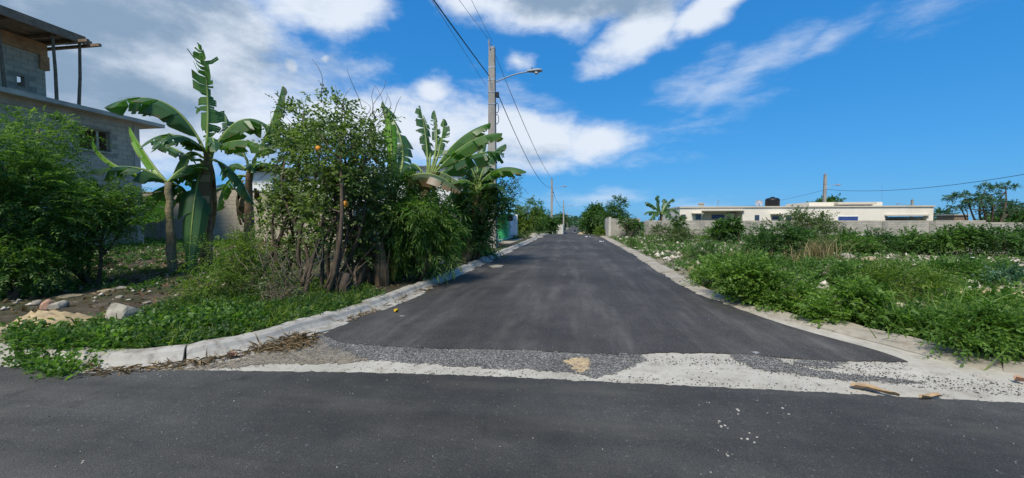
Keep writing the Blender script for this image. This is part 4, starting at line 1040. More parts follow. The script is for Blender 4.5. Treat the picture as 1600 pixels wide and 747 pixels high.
def limb(mb, a, b, r0, r1, rr, bend=.12, n=7):
    a = Vector(a); b = Vector(b); L = (b - a).length; pts = []
    o = Vector((rr.gauss(0, bend), rr.gauss(0, bend), rr.gauss(0, bend * .3))) * L
    o2 = Vector((rr.gauss(0, bend), rr.gauss(0, bend), 0)) * L * .4
    for i in range(n + 1):
        t = i / n; pts.append(a.lerp(b, t) + o * math.sin(t * math.pi) * .6 + o2 * math.sin(t * 2 * math.pi) * .5)
    mb.tube(pts, [r0 + (r1 - r0) * (i / n) ** .8 for i in range(n + 1)], 6)
    return pts
SEED = [100]
def plant(name, label, cat, base, d, blobs, leaf, material, stems=3, stem_r=.05, bark='bark', group=None, tw=260, depthf=.9, stem_spread=.25,
          names=('trunk', 'crown'), sub=10, subr=.36, hollow=.25, up=.25, extra_twigs=0, tws=1.0):
    """blobs: (px, py, half-width px, half-height px, depth offset m) seen at forward distance d; leaf: (n, len, width, angle, droop, twig length)"""
    SEED[0] += 1; r = np.random.default_rng(SEED[0]); rr = random.Random(SEED[0])
    base = Vector(base); root = E(name, base, label, cat, group)
    n, ll, lw, ang, droop, tl = leaf; parts = []; mb = MB(); tips = []
    for (px, py, rx, ry, dz) in blobs:
        dd = d + dz; c = P(px, py, dd); R_ = (rx * dd / F, max(rx * dd / F * depthf, .2), ry * dd / F)
        k = max(12, int(tw * tws * (rx * ry) / 2500.0 * (d / 9.0) ** 0))
        A, D = crown_pts(r, c, R_, k, sub, subr, hollow, up)
        gz = H(c.x, c.y); A[:, 2] = np.maximum(A[:, 2], gz + .06)
        parts.append(sprays(r, A, D, tl * (.6 + .8 * r.random(k)), n, ll, lw, ang, droop)); tips.append((c, R_))
    V, T, q = merge(parts); mo_np(names[1], V, T, material, root, q)
    for s in range(stems):
        c, R_ = tips[s % len(tips)]; b = base + Vector((rr.gauss(0, stem_spread), rr.gauss(0, stem_spread), 0)); b.z = H(b.x, b.y) - .12
        e = c + Vector((rr.uniform(-.4, .4) * R_[0], rr.uniform(-.4, .4) * R_[1], rr.uniform(-.1, .6) * R_[2]))
        pts = limb(mb, b, e, stem_r * rr.uniform(.7, 1.1), stem_r * .3, rr)
        for _ in range(3):
            f = pts[rr.randint(3, len(pts) - 2)]; c2, R2 = tips[rr.randrange(len(tips))]
            e2 = c2 + Vector((rr.uniform(-.8, .8) * R2[0], rr.uniform(-.8, .8) * R2[1], rr.uniform(-.5, .85) * R2[2]))
            if (e2 - f).length < 3.2: limb(mb, f, e2, stem_r * .4, stem_r * .1, rr, .15, 5)
    for _ in range(extra_twigs):          # thin bare shoots poking out of the crown
        c, R_ = tips[rr.randrange(len(tips))]; a = c + Vector((rr.uniform(-.8, .8) * R_[0], rr.uniform(-.5, .5) * R_[1], .6 * R_[2])); limb(mb, a, a + Vector((rr.gauss(0, .25), rr.gauss(0, .2), rr.uniform(.3, .8))), .008, .003, rr, .25, 6)
    if mb.v: mb.build(names[0], bark, root, True)
    return root

# leaf styles: leaflets per twig, length, width, angle, droop, twig length
FINE = (13, .060, .026, 62, .35, .34); BROAD = (7, .095, .058, 55, .3, .26); LANCE = (9, .15, .024, 38, .55, .30); SMALL = (9, .055, .034, 55, .2, .22)
THICK = (8, .075, .042, 55, .3, .28); MIDF = (8, .13, .075, 55, .3, .42); FARF = (7, .30, .17, 55, .3, .8); WEED = (9, .075, .040, 50, .15, .26)

# --- left lot: fine-leaved young trees
def gb(px, py): return GT(px, py)
T = [
 ('leafy_tree', 'fine-leaved tree cut off by the left edge of the picture', (8, 470), [(20, 425, 42, 28, 0), (0, 250, 62, 62, 0), (30, 330, 70, 66, .3), (-40, 330, 90, 90, 0), (5, 400, 55, 50, 0)], 'leaf_mid', 3),
 ('leafy_tree', 'fine-leaved bushy tree with pale thin trunk in the left lot', (101, 453), [(62, 205, 46, 34, 0), (80, 262, 42, 42, .3), (60, 300, 62, 52, -.2), (110, 330, 70, 38, 0)], 'leaf_lance', 2),
 ('leafy_tree', 'dark spreading tree between the pale-trunked tree and first banana plant', (140, 447), [(160, 315, 66, 30, 0), (205, 328, 40, 28, .2), (140, 365, 56, 34, 0), (100, 390, 46, 30, -.3), (135, 415, 34, 20, .2)], 'leaf_mid', 4),
]
for nm, lab, bp, blobs, mt, st in T:
    b = gb(*bp); plant(nm, lab, 'tree', b, depth(b), blobs, FINE, mt, st, .06, 'bark_l' if st == 2 else 'bark', 'fine-leaved trees in the left lot', tw=330, sub=16, subr=.34, stem_spread=.12)

# --- tall vine-hung shrubs behind the kerb
def vines(label, bps, blobs, mt, leaf, tw, st, bark='bark', ex=10, **k):
    b = gb(*bps); return plant('tall_shrub', label, 'shrub', b, depth(b), blobs, leaf, mt, st, .05, bark, 'tall roadside shrubs on the left', tw=tw, extra_twigs=ex, stem_spread=.35, sub=18, subr=.3, **k)
vines('tall shrub with dark crooked stems nearest the hanging banana leaf', (440, 445), [(445, 260, 38, 70, 0), (470, 200, 48, 45, .2), (440, 330, 38, 45, 0), (475, 300, 40, 60, .4), (450, 385, 30, 26, 0), (480, 385, 30, 22, .5)], 'leaf_thick', THICK, 200, 5)
vines('tall vine-covered shrub with bare twigs on top in the middle of the thicket', (500, 455), [(520, 190, 60, 42, .2), (520, 250, 65, 60, 0), (530, 310, 55, 55, .2), (500, 350, 50, 38, 0), (570, 215, 42, 48, .3)], 'leaf_thick', THICK, 185, 9, ex=26)
vines('dark leafy shrub with crossing stems beside the banana stump', (548, 450), [(575, 260, 48, 55, .3), (560, 320, 48, 50, 0), (590, 350, 40, 36, .3), (540, 375, 40, 30, 0), (565, 402, 26, 16, 0)], 'leaf_thick', THICK, 250, 6)
b = gb(655, 436)
plant('narrow_leaved_shrub', 'dense shrub with narrow bright drooping leaves beside the left kerb', 'shrub', b, depth(b), [(650, 340, 60, 52, -.3), (605, 365, 46, 46, 0), (680, 372, 34, 46, -.2), (635, 302, 50, 30, .2), (655, 400, 50, 22, -.2)], LANCE, 'leaf_lance', 6, .035, 'bark', tw=480, sub=20, subr=.34, names=('stem', 'foliage'))
b = gb(360, 460)
plant('feathery_bush', 'light green feathery bush in front of the second banana plant', 'bush', b, depth(b), [(365, 405, 52, 38, 0), (340, 440, 52, 26, -.2), (390, 430, 42, 30, 0), (385, 385, 26, 22, .2)], (13, .045, .016, 60, .3, .3), 'leaf_yellow', 6, .02, 'bark', tw=360, names=('stem', 'foliage'), sub=16)
b = gb(430, 475)
plant('twiggy_bush', 'bare twiggy grey-brown bush behind the left kerb bend', 'bush', b, depth(b), [(425, 440, 45, 30, 0), (460, 455, 34, 22, 0)], (5, .05, .028, 55, .3, .2), 'leaf_olive', 16, .014, 'bark_l', tw=90, names=('stem', 'foliage'), stem_spread=.35, extra_twigs=25)
b = gb(738, 407)
plant('dark_tree', 'dark fine-leaved tree leaning over the kerb in front of the near pole', 'tree', b, depth(b), [(738, 318, 36, 36, 0), (772, 312, 24, 22, -.2), (786, 326, 14, 9, 0), (718, 350, 32, 40, .2), (755, 296, 32, 22, .3), (735, 368, 28, 22, -.2), (754, 350, 18, 26, -.3)], (11, .10, .042, 60, .35, .42), 'leaf_dark', 4, .075, 'bark', tw=800, sub=18)
b = GT(792, 394); b.x = -5.6; b.y += 1.5; b.z = H(b.x, b.y)
plant('airy_tree', 'airy small-leaved tree with sky showing through, just right of the near pole', 'tree', b, depth(b), [(803, 286, 18, 16, 0), (795, 302, 24, 13, .3), (808, 304, 13, 10, 0)], (11, .075, .035, 60, .3, .4), 'leaf_blue', 3, .05, 'bark', tw=330, sub=14, subr=.28)
b = gb(762, 400)
plant('cut_foliage_heap', 'heap of dark cut foliage piled on the kerb below the near pole', 'foliage heap', b, depth(b), [(745, 394, 26, 9, 0), (762, 396, 18, 6, 0), (735, 384, 18, 12, .3)], (9, .2, .05, 40, .6, .5), 'leaf_dark', 5, .03, 'bark', tw=420, names=('stem', 'foliage'))
b = gb(772, 384); b.x -= .3
plant('climbing_vine', 'green vine climbing over the grey wall end and green gateway', 'vine', b, depth(b), [(777, 350, 5, 14, -.2), (771, 342, 8, 9, -.2)], (8, .07, .05, 55, .4, .25), 'leaf_mid', 3, .02, tw=1800, names=('stem', 'foliage'))

# --- trees farther along the left side, the farthest coloured bluish for haze
for lab, bp, Y, X_, blobs, mt in [
    ('light green bushy tree just past the white metal gate', None, 36, -6.5, [(825, 335, 20, 24, 0), (815, 350, 18, 16, 0)], 'leaf_yellow'),
    ('mid green roadside tree between the white gate and second pole', None, 47, -6.2, [(842, 335, 15, 22, 0), (836, 350, 14, 14, 0)], 'leaf_mid'),
    ('dark roadside tree right beside the second pole', None, 60, -6.0, [(852, 345, 12, 18, 0), (862, 355, 8, 10, 0)], 'leaf_dark'),
    ('rounded dark tree far down the street behind the third pole', None, 125, -5.5, [(875, 345, 11, 12, 0), (868, 350, 8, 9, 0)], 'leaf_dark'),
    ('bluish tree at the far end of the street, left side', None, 230, -6, [(884, 350, 6, 7, 0), (880, 346, 6, 7, 0)], 'leaf_blue'),
    ('last bluish treetop on the left before the street fades out', None, 310, -6, [(888, 347, 5, 7, 0), (886, 352, 5, 5, 0)], 'leaf_blue')]:
    p = Vector((X_, Y, H(X_, Y))); plant('roadside_tree', lab, 'tree', p, depth(p), blobs, MIDF if Y < 50 else FARF if Y < 100 else tuple(v * (Y / 75 if i in (1, 2, 5) else 1) for i, v in enumerate(FARF)), mt, 3, .09, 'bark', 'trees along the left side of the street', tw=3000 if Y < 50 else 4200, sub=16, subr=.33)
# --- trees farther along the right side, haze coloured into the farthest leaves
for lab, Y, X_, blobs, mt in [
    ('tall dark tree with ragged top behind the pale wall end', 45, 5.2, [(963, 322, 17, 15, 0), (955, 340, 24, 16, .5), (972, 345, 14, 14, 0)], 'leaf_dark'),
    ('broad dark roadside tree left of the ragged-topped tree', 56, 5.0, [(932, 340, 20, 16, 0), (945, 352, 18, 12, 0), (925, 352, 16, 12, 1)], 'leaf_dark'),
    ('bluish rounded tree farther down the right side', 130, 6.5, [(917, 346, 11, 12, 0), (922, 336, 10, 9, 0)], 'leaf_blue'),
    ('farthest low tree on the right side of the street', 240, 6.0, [(908, 349, 6, 8, 0), (912, 352, 6, 6, 0)], 'leaf_blue'),
    ('hazy tree closing the far end of the street', 430, 2.0, [(897, 348, 7, 6, 0), (890, 348, 6, 6, 0)], 'leaf_blue'),
    ('leaning bluish tree near the far end, right side of the street', 330, 6.5, [(904, 347, 6, 8, 0), (900, 350, 5, 5, 0)], 'leaf_blue')]:
    p = Vector((X_, Y, H(X_, Y))); plant('roadside_tree', lab, 'tree', p, depth(p), blobs, MIDF if Y < 50 else FARF if Y < 100 else tuple(v * (Y / 75 if i in (1, 2, 5) else 1) for i, v in enumerate(FARF)), mt, 3, .1, 'bark', 'trees along the right side of the street', tw=3400 if Y < 50 else 4200, sub=16, subr=.33)
p = Vector((xy_at(940, 40), 40, 0)); plant('verge_bush', 'yellowish bush on the verge left of the pale wall end', 'bush', p, depth(p), [(937, 362, 7, 6, 0)], MIDF, 'leaf_yellow', 3, .03, tw=9000, names=('stem', 'foliage'))

# --- spreading tree and others beyond the right-hand walls
Yt = 46; p = Vector((xy_at(1548, Yt), Yt, H(xy_at(1548, Yt), Yt)))
plant('spreading_tree', 'spreading layered tree with bare forked trunk at the right edge', 'tree', p, depth(p), [(1500, 307, 20, 5, 0), (1545, 294, 18, 4, .5), (1573, 291, 12, 3.5, 0), (1530, 316, 26, 7, -.5), (1590, 322, 26, 6, 0), (1560, 328, 20, 6, 0), (1498, 321, 12, 3, 0), (1548, 306, 14, 5, 0)], (8, .16, .08, 55, .2, .4), 'leaf_blue', 8, .13, 'bark', tw=2600, sub=9, subr=.3)
for lab, Y, px, blobs, mt in [('dark treetop showing above the bungalow raised roof', 66, 1290, [(1285, 318, 20, 5, 0), (1300, 315, 14, 4, 0)], 'leaf_dark'),
                              ('low bluish trees beyond the bungalow carport', 80, 1475, [(1475, 339, 16, 8, 0), (1460, 342, 10, 6, 0)], 'leaf_blue'),
                              ('dark bushy tree under the spreading tree at the right edge', 52, 1590, [(1575, 342, 26, 10, 0), (1600, 340, 24, 12, 0)], 'leaf_dark'),
                              ('dark palm-like shrub in front of the pale wall end', 34.5, 985, [(985, 352, 13, 9, 0), (1000, 356, 10, 7, 0), (975, 346, 8, 5, 0)], 'leaf_dark')]:
    x = xy_at(px, Y); p = Vector((x, Y, H(x, Y))); plant('background_tree', lab, 'tree', p, depth(p), blobs, FARF if Y > 50 else MIDF, mt, 3, .1, 'bark', 'trees behind the right-hand walls', tw=3600)

# --- shrubs of the right-hand lot
RS = [  # label, base px, blobs, leaf, material, density
 ('rounded bright green shrub overhanging the right kerb', (1165, 482), [(1165, 438, 42, 36, 0), (1195, 458, 38, 28, -.2), (1150, 420, 32, 22, .4)], SMALL, 'leaf_bright', 620),
 ('bright green bush nearest the street on the right verge', (1105, 452), [(1108, 432, 28, 22, 0), (1125, 418, 24, 18, .4)], SMALL, 'leaf_bright', 520),
 ('leafy green shrub right of the rounded kerbside shrub', (1235, 492), [(1235, 465, 40, 24, 0), (1260, 482, 34, 18, -.2)], SMALL, 'leaf_bright', 420),
 ('bushy bright weed clump by the kerb with pale stone in front', (1330, 512), [(1330, 474, 42, 34, 0), (1300, 496, 32, 20, -.1), (1365, 484, 34, 28, .2)], SMALL, 'leaf_bright', 400),
 ('low broad-leaved weeds by the pale stone on the kerb', (1420, 532), [(1420, 510, 40, 18, 0), (1450, 525, 40, 14, -.2)], WEED, 'leaf_mid', 340),
 ('tall grassy weeds at the right edge beside the kerb', (1550, 560), [(1550, 510, 38, 20, 0), (1500, 524, 32, 12, 0), (1590, 520, 28, 16, .2)], (10, .045, .022, 50, .25, .24), 'leaf_lance', 620),
 ('feathery light green weeds in the middle of the right lot', (1400, 470), [(1400, 440, 40, 24, 0), (1440, 450, 40, 20, .3), (1370, 455, 30, 16, 0)], (12, .06, .02, 55, .2, .34), 'leaf_yellow', 420),
 ('dark green shrub mass above the feathery weeds', (1290, 440), [(1290, 425, 40, 16, 0), (1330, 428, 34, 14, .3)], SMALL, 'leaf_mid', 520),
 ('small dark round bush among pale rubble near the street', (1105, 408), [(1105, 395, 22, 11, 0)], SMALL, 'leaf_dark', 1600),
 ('large dark bush in front of the block wall', (1220, 402), [(1215, 372, 34, 22, 0), (1250, 380, 34, 20, 0), (1190, 385, 26, 16, 0)], (9, .09, .045, 55, .25, .34), 'leaf_dark', 900),
 ('tall airy shrub rising above the block wall', (1265, 392), [(1265, 352, 34, 18, 0), (1285, 365, 30, 18, .4), (1245, 345, 24, 12, 0)], (9, .10, .045, 55, .3, .42), 'leaf_olive', 620),
 ('green bush right of the tall airy shrub', (1320, 398), [(1320, 378, 30, 16, 0), (1345, 385, 24, 14, 0)], (9, .09, .05, 55, .25, .34), 'leaf_mid', 1000),
 ('mid green bush in front of the middle of the block wall', (1375, 398), [(1375, 380, 30, 15, 0), (1400, 388, 26, 12, 0)], (9, .09, .05, 55, .25, .34), 'leaf_dark', 1000),
 ('bush with brownish stems below the bungalow carport', (1430, 396), [(1430, 376, 30, 14, 0), (1450, 385, 24, 12, 0)], (9, .10, .05, 55, .25, .36), 'leaf_mid', 1000),
 ('dense bush below the low dark wall', (1490, 400), [(1485, 374, 34, 16, 0), (1515, 380, 30, 15, 0)], (9, .10, .05, 55, .25, .36), 'leaf_mid', 1000),
 ('large bush below the spreading tree', (1560, 404), [(1550, 372, 36, 18, 0), (1590, 378, 34, 20, 0)], (9, .10, .05, 55, .25, .36), 'leaf_dark', 950),
 ('olive scrub at the foot of the block wall near the street', (1060, 378), [(1060, 366, 26, 8, 0), (1035, 362, 16, 8, 0)], (9, .10, .05, 50, .25, .36), 'leaf_olive', 2200),
 ('green scrub in front of the wall pilasters', (1120, 380), [(1120, 368, 26, 9, 0), (1150, 372, 24, 8, 0)], (9, .10, .05, 50, .25, .36), 'leaf_mid', 2000),
 ('low green bush beside the street below the pale wall end', (985, 388), [(985, 380, 12, 6, 0)], SMALL, 'leaf_mid', 3800),
 ('low dark weeds along the middle of the lot', (1480, 432), [(1480, 422, 50, 10, 0), (1550, 425, 46, 10, 0)], WEED, 'leaf_mid', 900),
 ('bluish low plant at the right edge of the lot', (1575, 445), [(1575, 437, 26, 7, 0)], WEED, 'leaf_blue', 1300),
 ('bright low weeds beside the bare sandy patch', (1530, 488), [(1530, 478, 36, 13, 0)], WEED, 'leaf_bright', 800),
 ('bushy weeds between the rubble and the dark round bush', (1180, 418), [(1180, 408, 34, 10, 0)], WEED, 'leaf_mid', 1100),
 ('green weed bush at the right edge above the grassy weeds', (1590, 500), [(1590, 485, 34, 18, 0)], WEED, 'leaf_bright', 600),
]
for lab, bp, blobs, leaf, mt, tw in RS:
    b = gb(*bp); plant('lot_shrub', lab, 'shrub', b, depth(b), blobs, leaf, mt, 5, .018, 'bark_l', 'shrubs in the right-hand lot', tw=tw * (1.5 if tw < 700 else 1.1), up=.5, names=('stem', 'foliage'), sub=14, subr=.36, stem_spread=.15)
# sapling pair with starry leaf tufts, dry grass
for lab, px, pyb, pts in [('young sapling with starry leaf tufts before the wall, left one', 1127, 382, [(1127, 352), (1120, 362), (1133, 360)]), ('young sapling with starry leaf tufts before the wall, right one', 1143, 382, [(1143, 348), (1150, 358), (1138, 362)]), ('slim dark conifer-like sapling near the bungalow corner', 1060, 374, [(1060, 345), (1059, 355), (1062, 362)])]:
    b = gb(px, pyb); plant('sapling', lab, 'sapling', b, depth(b), [(a, c, 6, 4.5, 0) for a, c in pts], (9, .28, .07, 45, .3, .3), 'leaf_dark', 3, .03, 'bark', 'saplings before the block wall', tw=3000, names=('stem', 'foliage'))
def grass(name, label, b, d, w, h, n, mt, seed, lean=.25, wid=.012):
    r = np.random.default_rng(seed); root = E(name, b, label, 'grass clump')
    x = b.x + r.normal(0, w, n); y = b.y + r.normal(0, w, n); z = height(x, y) - .02
    dirs = norm(np.stack([r.normal(0, lean, n), r.normal(0, lean, n), np.ones(n)], -1)); L = h * (.5 + .6 * r.random(n)); A = np.stack([x, y, z], -1)
    sd_ = norm(np.cross(dirs, r.normal(0, 1, (n, 3)))) * wid
    bend = np.stack([r.normal(0, .25, n), r.normal(0, .25, n), -.15 * np.ones(n)], -1) * L[:, None]
    v = [A - sd_, A + sd_, A + dirs * L[:, None] * .6 + sd_ * .7 + bend * .2, A + dirs * L[:, None] * .6 - sd_ * .7 + bend * .2, A + dirs * L[:, None] + bend]
    V = np.stack(v, 1).reshape(-1, 3); k = np.arange(n)[:, None] * 5
    T = np.stack([k + [0, 1, 2], k + [0, 2, 3], k + [3, 2, 4]], 1).reshape(-1, 3)
    mo_np('blades', V, T, mt, root, np.repeat(r.random(n), 3))
b = gb(1282, 412); grass('dry_grass_clump', 'tall dry straw-coloured grass clump in the right lot', b, 0, .22, 1.0, 260, 'dry', 501, .12, .014)
b = gb(1165, 405); grass('dry_grass_clump', 'low brownish dry grass beside the dark round bush', b, 0, .35, .5, 260, 'dry', 502, .3)
b = gb(1240, 412); grass('dry_grass_clump', 'curled yellow-brown dry stalks left of the tall straw clump', b, 0, .3, .6, 90, 'dry', 503, .5, .02)
b = gb(1540, 540); grass('long_grass_clump', 'long arching green grass at the right edge above the kerb', b, 0, .45, .8, 420, 'leaf_bright', 504, .45, .009)

# --- ground cover: not countable
def cover(name, label, poly_px, n, leaf, mt, seed, hgt=(.05, .2), thresh=None, px=True, freq=1.1, wseed=9, maxd=None, cat='ground cover'):
    r = np.random.default_rng(seed); poly = [g2(*p) for p in poly_px] if px else poly_px
    X, Y = sample_poly(poly, n * 3, r)
    ok = (pip(X, Y, LEFTPOLY) & (dist_poly(X, Y, KL) > .2)) | (pip(X, Y, RIGHTPOLY) & (dist_poly(X, Y, KR) > .16)) | (thresh == 'over')
    if thresh not in (None, 'over'): ok &= (snoise(X, Y, freq, wseed) + r.normal(0, .18, len(X))) > thresh
    X, Y = X[ok][:n], Y[ok][:n]; Z = height(X, Y); m_ = len(X)
    A = np.stack([X, Y, Z - .01], -1); D = norm(np.stack([r.normal(0, .55, m_), r.normal(0, .55, m_), np.ones(m_)], -1))
    nl, ll, lw, ang, droop, tl = leaf; L = hgt[0] + (hgt[1] - hgt[0]) * r.random(m_) ** 1.5
    V, T_, q = sprays(r, A, D, L, nl, ll, lw, ang, droop, .35); o = mo_np(name, V, T_, mt, None, q); return tagit(o, label, cat, kind='stuff')
near_right = [(1085, 445), (1200, 485), (1330, 512), (1450, 540), (1640, 585), (1640, 430), (1300, 412), (1060, 400)]
mid_right = [(950, 372), (1085, 445), (1640, 470), (1640, 375), (1000, 362)]
cover('weed_cover', 'mixed green weeds covering the ground of the right-hand lot', near_right, 6500, (7, .042, .024, 55, .2, .2), 'leaf_mid', 601, (.03, .20), .02)
cover('weed_cover', 'taller feathery weeds scattered through the right-hand lot', near_right, 2600, (10, .05, .016, 50, .2, .2), 'leaf_lance', 602, (.08, .34), .1, wseed=19)
cover('dry_stems', 'thin dry stems and yellowed leaves among the right-hand weeds', near_right, 1300, (4, .07, .012, 30, .3, .2), 'dry', 614, (.10, .42), .15, wseed=51)
cover('weed_cover', 'patchy weeds among the pale rubble before the block wall', mid_right, 12000, (6, .09, .05, 55, .2, .2), 'leaf_mid', 603, (.06, .36), -.05, freq=.8)
cover('weed_cover', 'olive and dry weeds among the pale rubble before the block wall', mid_right, 5000, (6, .09, .03, 50, .2, .2), 'leaf_olive', 604, (.06, .4), -.1, freq=.9, wseed=29)
left_front = [(-60, 556), (60, 566), (190, 575), (320, 558), (430, 532), (530, 497), (600, 476), (560, 452), (470, 455), (400, 480), (330, 470), (250, 500), (120, 530), (-60, 540)]
cover('creeping_vine', 'creeping green vines covering the verge behind the left kerb', left_front, 7500, (6, .038, .034, 60, .25, .15), 'leaf_dark', 605, (.03, .20), -.22)
cover('creeping_vine', 'bright creeping leaves at the front corner of the left verge', [(10, 545), (250, 540), (420, 520), (330, 500), (180, 520), (40, 530)], 1500, (5, .06, .052, 60, .25, .15), 'leaf_mid', 606, (.05, .30), -.5, wseed=33)
cover('creeping_vine', 'vines spilling over the left kerb onto the cross street', [(20, 568), (60, 580), (95, 592), (125, 580), (170, 572), (185, 560), (180, 548), (20, 552)], 1700, (6, .045, .04, 60, .25, .15), 'leaf_mid', 607, (.12, .30), 'over')
cover('verge_grass', 'thin grass blades among the vines on the left verge', left_front, 2500, (5, .10, .010, 22, .3, .15), 'leaf_yellow', 613, (.05, .22), .0, wseed=41)
cover('lot_weeds', 'sparse low weeds on the shaded ground under the left trees', [(0, 480), (330, 470), (420, 410), (200, 385), (0, 400)], 4200, (5, .07, .04, 55, .25, .15), 'leaf_dark', 608, (.03, .18), .05, freq=1.6)
cover('lot_weeds', 'grass and weeds at the foot of the plastered wall', [(60, 400), (330, 405), (420, 390), (300, 380), (100, 382)], 3000, (6, .09, .04, 50, .2, .2), 'leaf_mid', 609, (.06, .25), -.2)
cover('leaf_litter', 'brown fallen leaves strewn under the trees of the left lot', [(0, 520), (420, 480), (560, 478), (760, 405), (640, 398), (420, 390), (200, 390), (0, 420)], 7000, (3, .09, .045, 60, .9, .05), 'deadleaf', 610, (.01, .06), None, cat='leaf litter')
cover('verge_weeds', 'low roadside weeds along the far kerbs', [(-7, 30), (-3.6, 30), (-3.6, 100), (-8, 100)], 2500, (6, .16, .08, 55, .2, .2), 'leaf_olive', 611, (.1, .5), -.1, px=False)
cover('verge_weeds', 'low weeds along the right verge far down the street', [(3.3, 37), (7, 37), (8, 100), (3.4, 100)], 2500, (6, .16, .08, 55, .2, .2), 'leaf_yellow', 612, (.1, .5), -.1, px=False)
def litterpile(name, label, poly_px, n, seed, hgt, mt='deadleaf', z=.02):
    r = np.random.default_rng(seed); X, Y = sample_poly([g2(*p) for p in poly_px], n, r); m_ = len(X)
    Z = z + hgt * r.random(m_) ** 2
    A = np.stack([X, Y, Z], -1); D = norm(np.stack([r.normal(0, 1, m_), r.normal(0, 1, m_), r.normal(0, .15, m_)], -1))
    V, T_, q = sprays(r, A, D, .06 * np.ones(m_), 2, .11, .014, 30, .1, .5); o = mo_np(name, V, T_, mt, None, q); tagit(o, label, 'leaf litter', kind='stuff')
litterpile('dry_leaf_pile', 'pile of brown dry leaves and twigs in the left kerb bend', [(415, 548), (440, 530), (480, 524), (492, 532), (470, 548), (440, 555)], 300, 701, .045)
litterpile('dry_leaf_pile', 'thin brown debris along the foot of the left kerb', [(150, 590), (300, 575), (420, 548), (430, 540), (330, 562), (200, 582), (110, 575), (150, 568)], 420, 702, .03)
litterpile('dry_leaf_pile', 'dry leaves caught between the left kerb and the asphalt', [(520, 512), (600, 482), (680, 450), (690, 442), (610, 474), (540, 500)], 300, 703, .03)

# ------------------------------------------------------------------ banana plants
def bez(p0, p1, p2, n):
    return [p0 * (1 - t) ** 2 + p1 * 2 * t * (1 - t) + p2 * t * t for t in [i / n for i in range(n + 1)]]
def banana_leaf(root, p0, p1, p2, width, material, fold=.5, tear=.5, seed=0, petiole=.05, facing=None, furl=False, roll=0.0):
    """a blade of torn strips on both sides of a curved midrib"""
    rr = random.Random(seed); n = 46; mid = bez(Vector(p0), Vector(p1), Vector(p2), n)
    V = []; T_ = []; R_ = []; Ed = []
    view = (facing or (CAMP - mid[n // 2])).normalized()
    def quad(a, b, c, d_, rv, e):
        k = len(V); V.extend([a, b, c, d_]); Ed.extend(e); T_.append((k, k + 1, k + 2)); T_.append((k, k + 2, k + 3)); R_.extend([rv, rv])
    for side in (-1, 1):
        i0 = int(n * petiole); jit = 0; strip = 0; rv = rr.random(); gap = False; f0 = fold; swing = 0
        for i in range(i0, n):
            if strip <= 0:
                strip = rr.choice([1, 1, 1, 2, 2, 3, 5, 8]) if rr.random() < tear else rr.randint(4, 10)
                gap = rr.random() < tear; f0 = fold + rr.gauss(0, .22) * (1 + tear); rv = min(1, max(0, rr.gauss(.5, .2))); swing = rr.gauss(0, .30) * tear; cut = 1 - .6 * rr.random() ** 1.6 * tear
            strip -= 1
            a, b = mid[i], mid[i + 1]; t = (b - a).normalized()
            # sideways direction: mostly horizontal, blade hanging down by the fold angle
            lat = t.cross(Vector((0, 0, 1))); lat = lat.normalized() if lat.length > .15 else t.cross(view).normalized()
            if roll: lat = (lat * math.cos(roll) + t.cross(lat) * math.sin(roll)).normalized()
            nrm = lat.cross(t).normalized()
            if nrm.z < 0: nrm = -nrm
            q0 = (i - i0) / (n - i0); q1 = (i + 1 - i0) / (n - i0)
            wf = lambda q: width * .5 * min(1, (q / .14) ** .6 if q > 0 else 0) * (1 - max(0, (q - .55) / .45) ** 2.2) ** .8 * cut
            sw = 0.12
            def edge(p, q, s):
                w = max(wf(q), .004); d_ = lat * side * math.cos(f0) - nrm * math.sin(f0) + t * (.22 + .5 * q * q + swing)
                return p + d_ * w
            def midp(p, q): 
                w = max(wf(q), .004) * .5; f1 = f0 * .55; d_ = lat * side * math.cos(f1) - nrm * math.sin(f1) + t * (.12 + .2 * q * q + swing * .6); return p + d_ * w
            shrink = .80 if (gap and strip == 0) else 1
            m0, m1 = midp(a, q0), midp(b, q1 * 1.0); e0, e1 = edge(a, q0, 0), edge(b, q1, 0)
            m1 = m0 + (m1 - m0) * (shrink * .5 + .5); e1 = e0 + (e1 - e0) * (shrink ** 2)
            quad(a, b, m1, m0, rv, (0, 0, .4, .4)); quad(m0, m1, e1, e0, rv, (.4, .4, 1, 1))
    V = np.array([tuple(v) for v in V]); o = mo_np('banana_leaf', V, np.array(T_), material, root, np.array(R_), np.array(Ed, float))
    L = sum((mid[i + 1] - mid[i]).length for i in range(n))
    MB().tube([m_ + Vector((0, 0, -.012)) for m_ in mid[::2]], [.035 * (1 - .85 * i / (n // 2)) for i in range(n // 2 + 1)], 6).build('midrib', 'midrib', o, True)
    return o
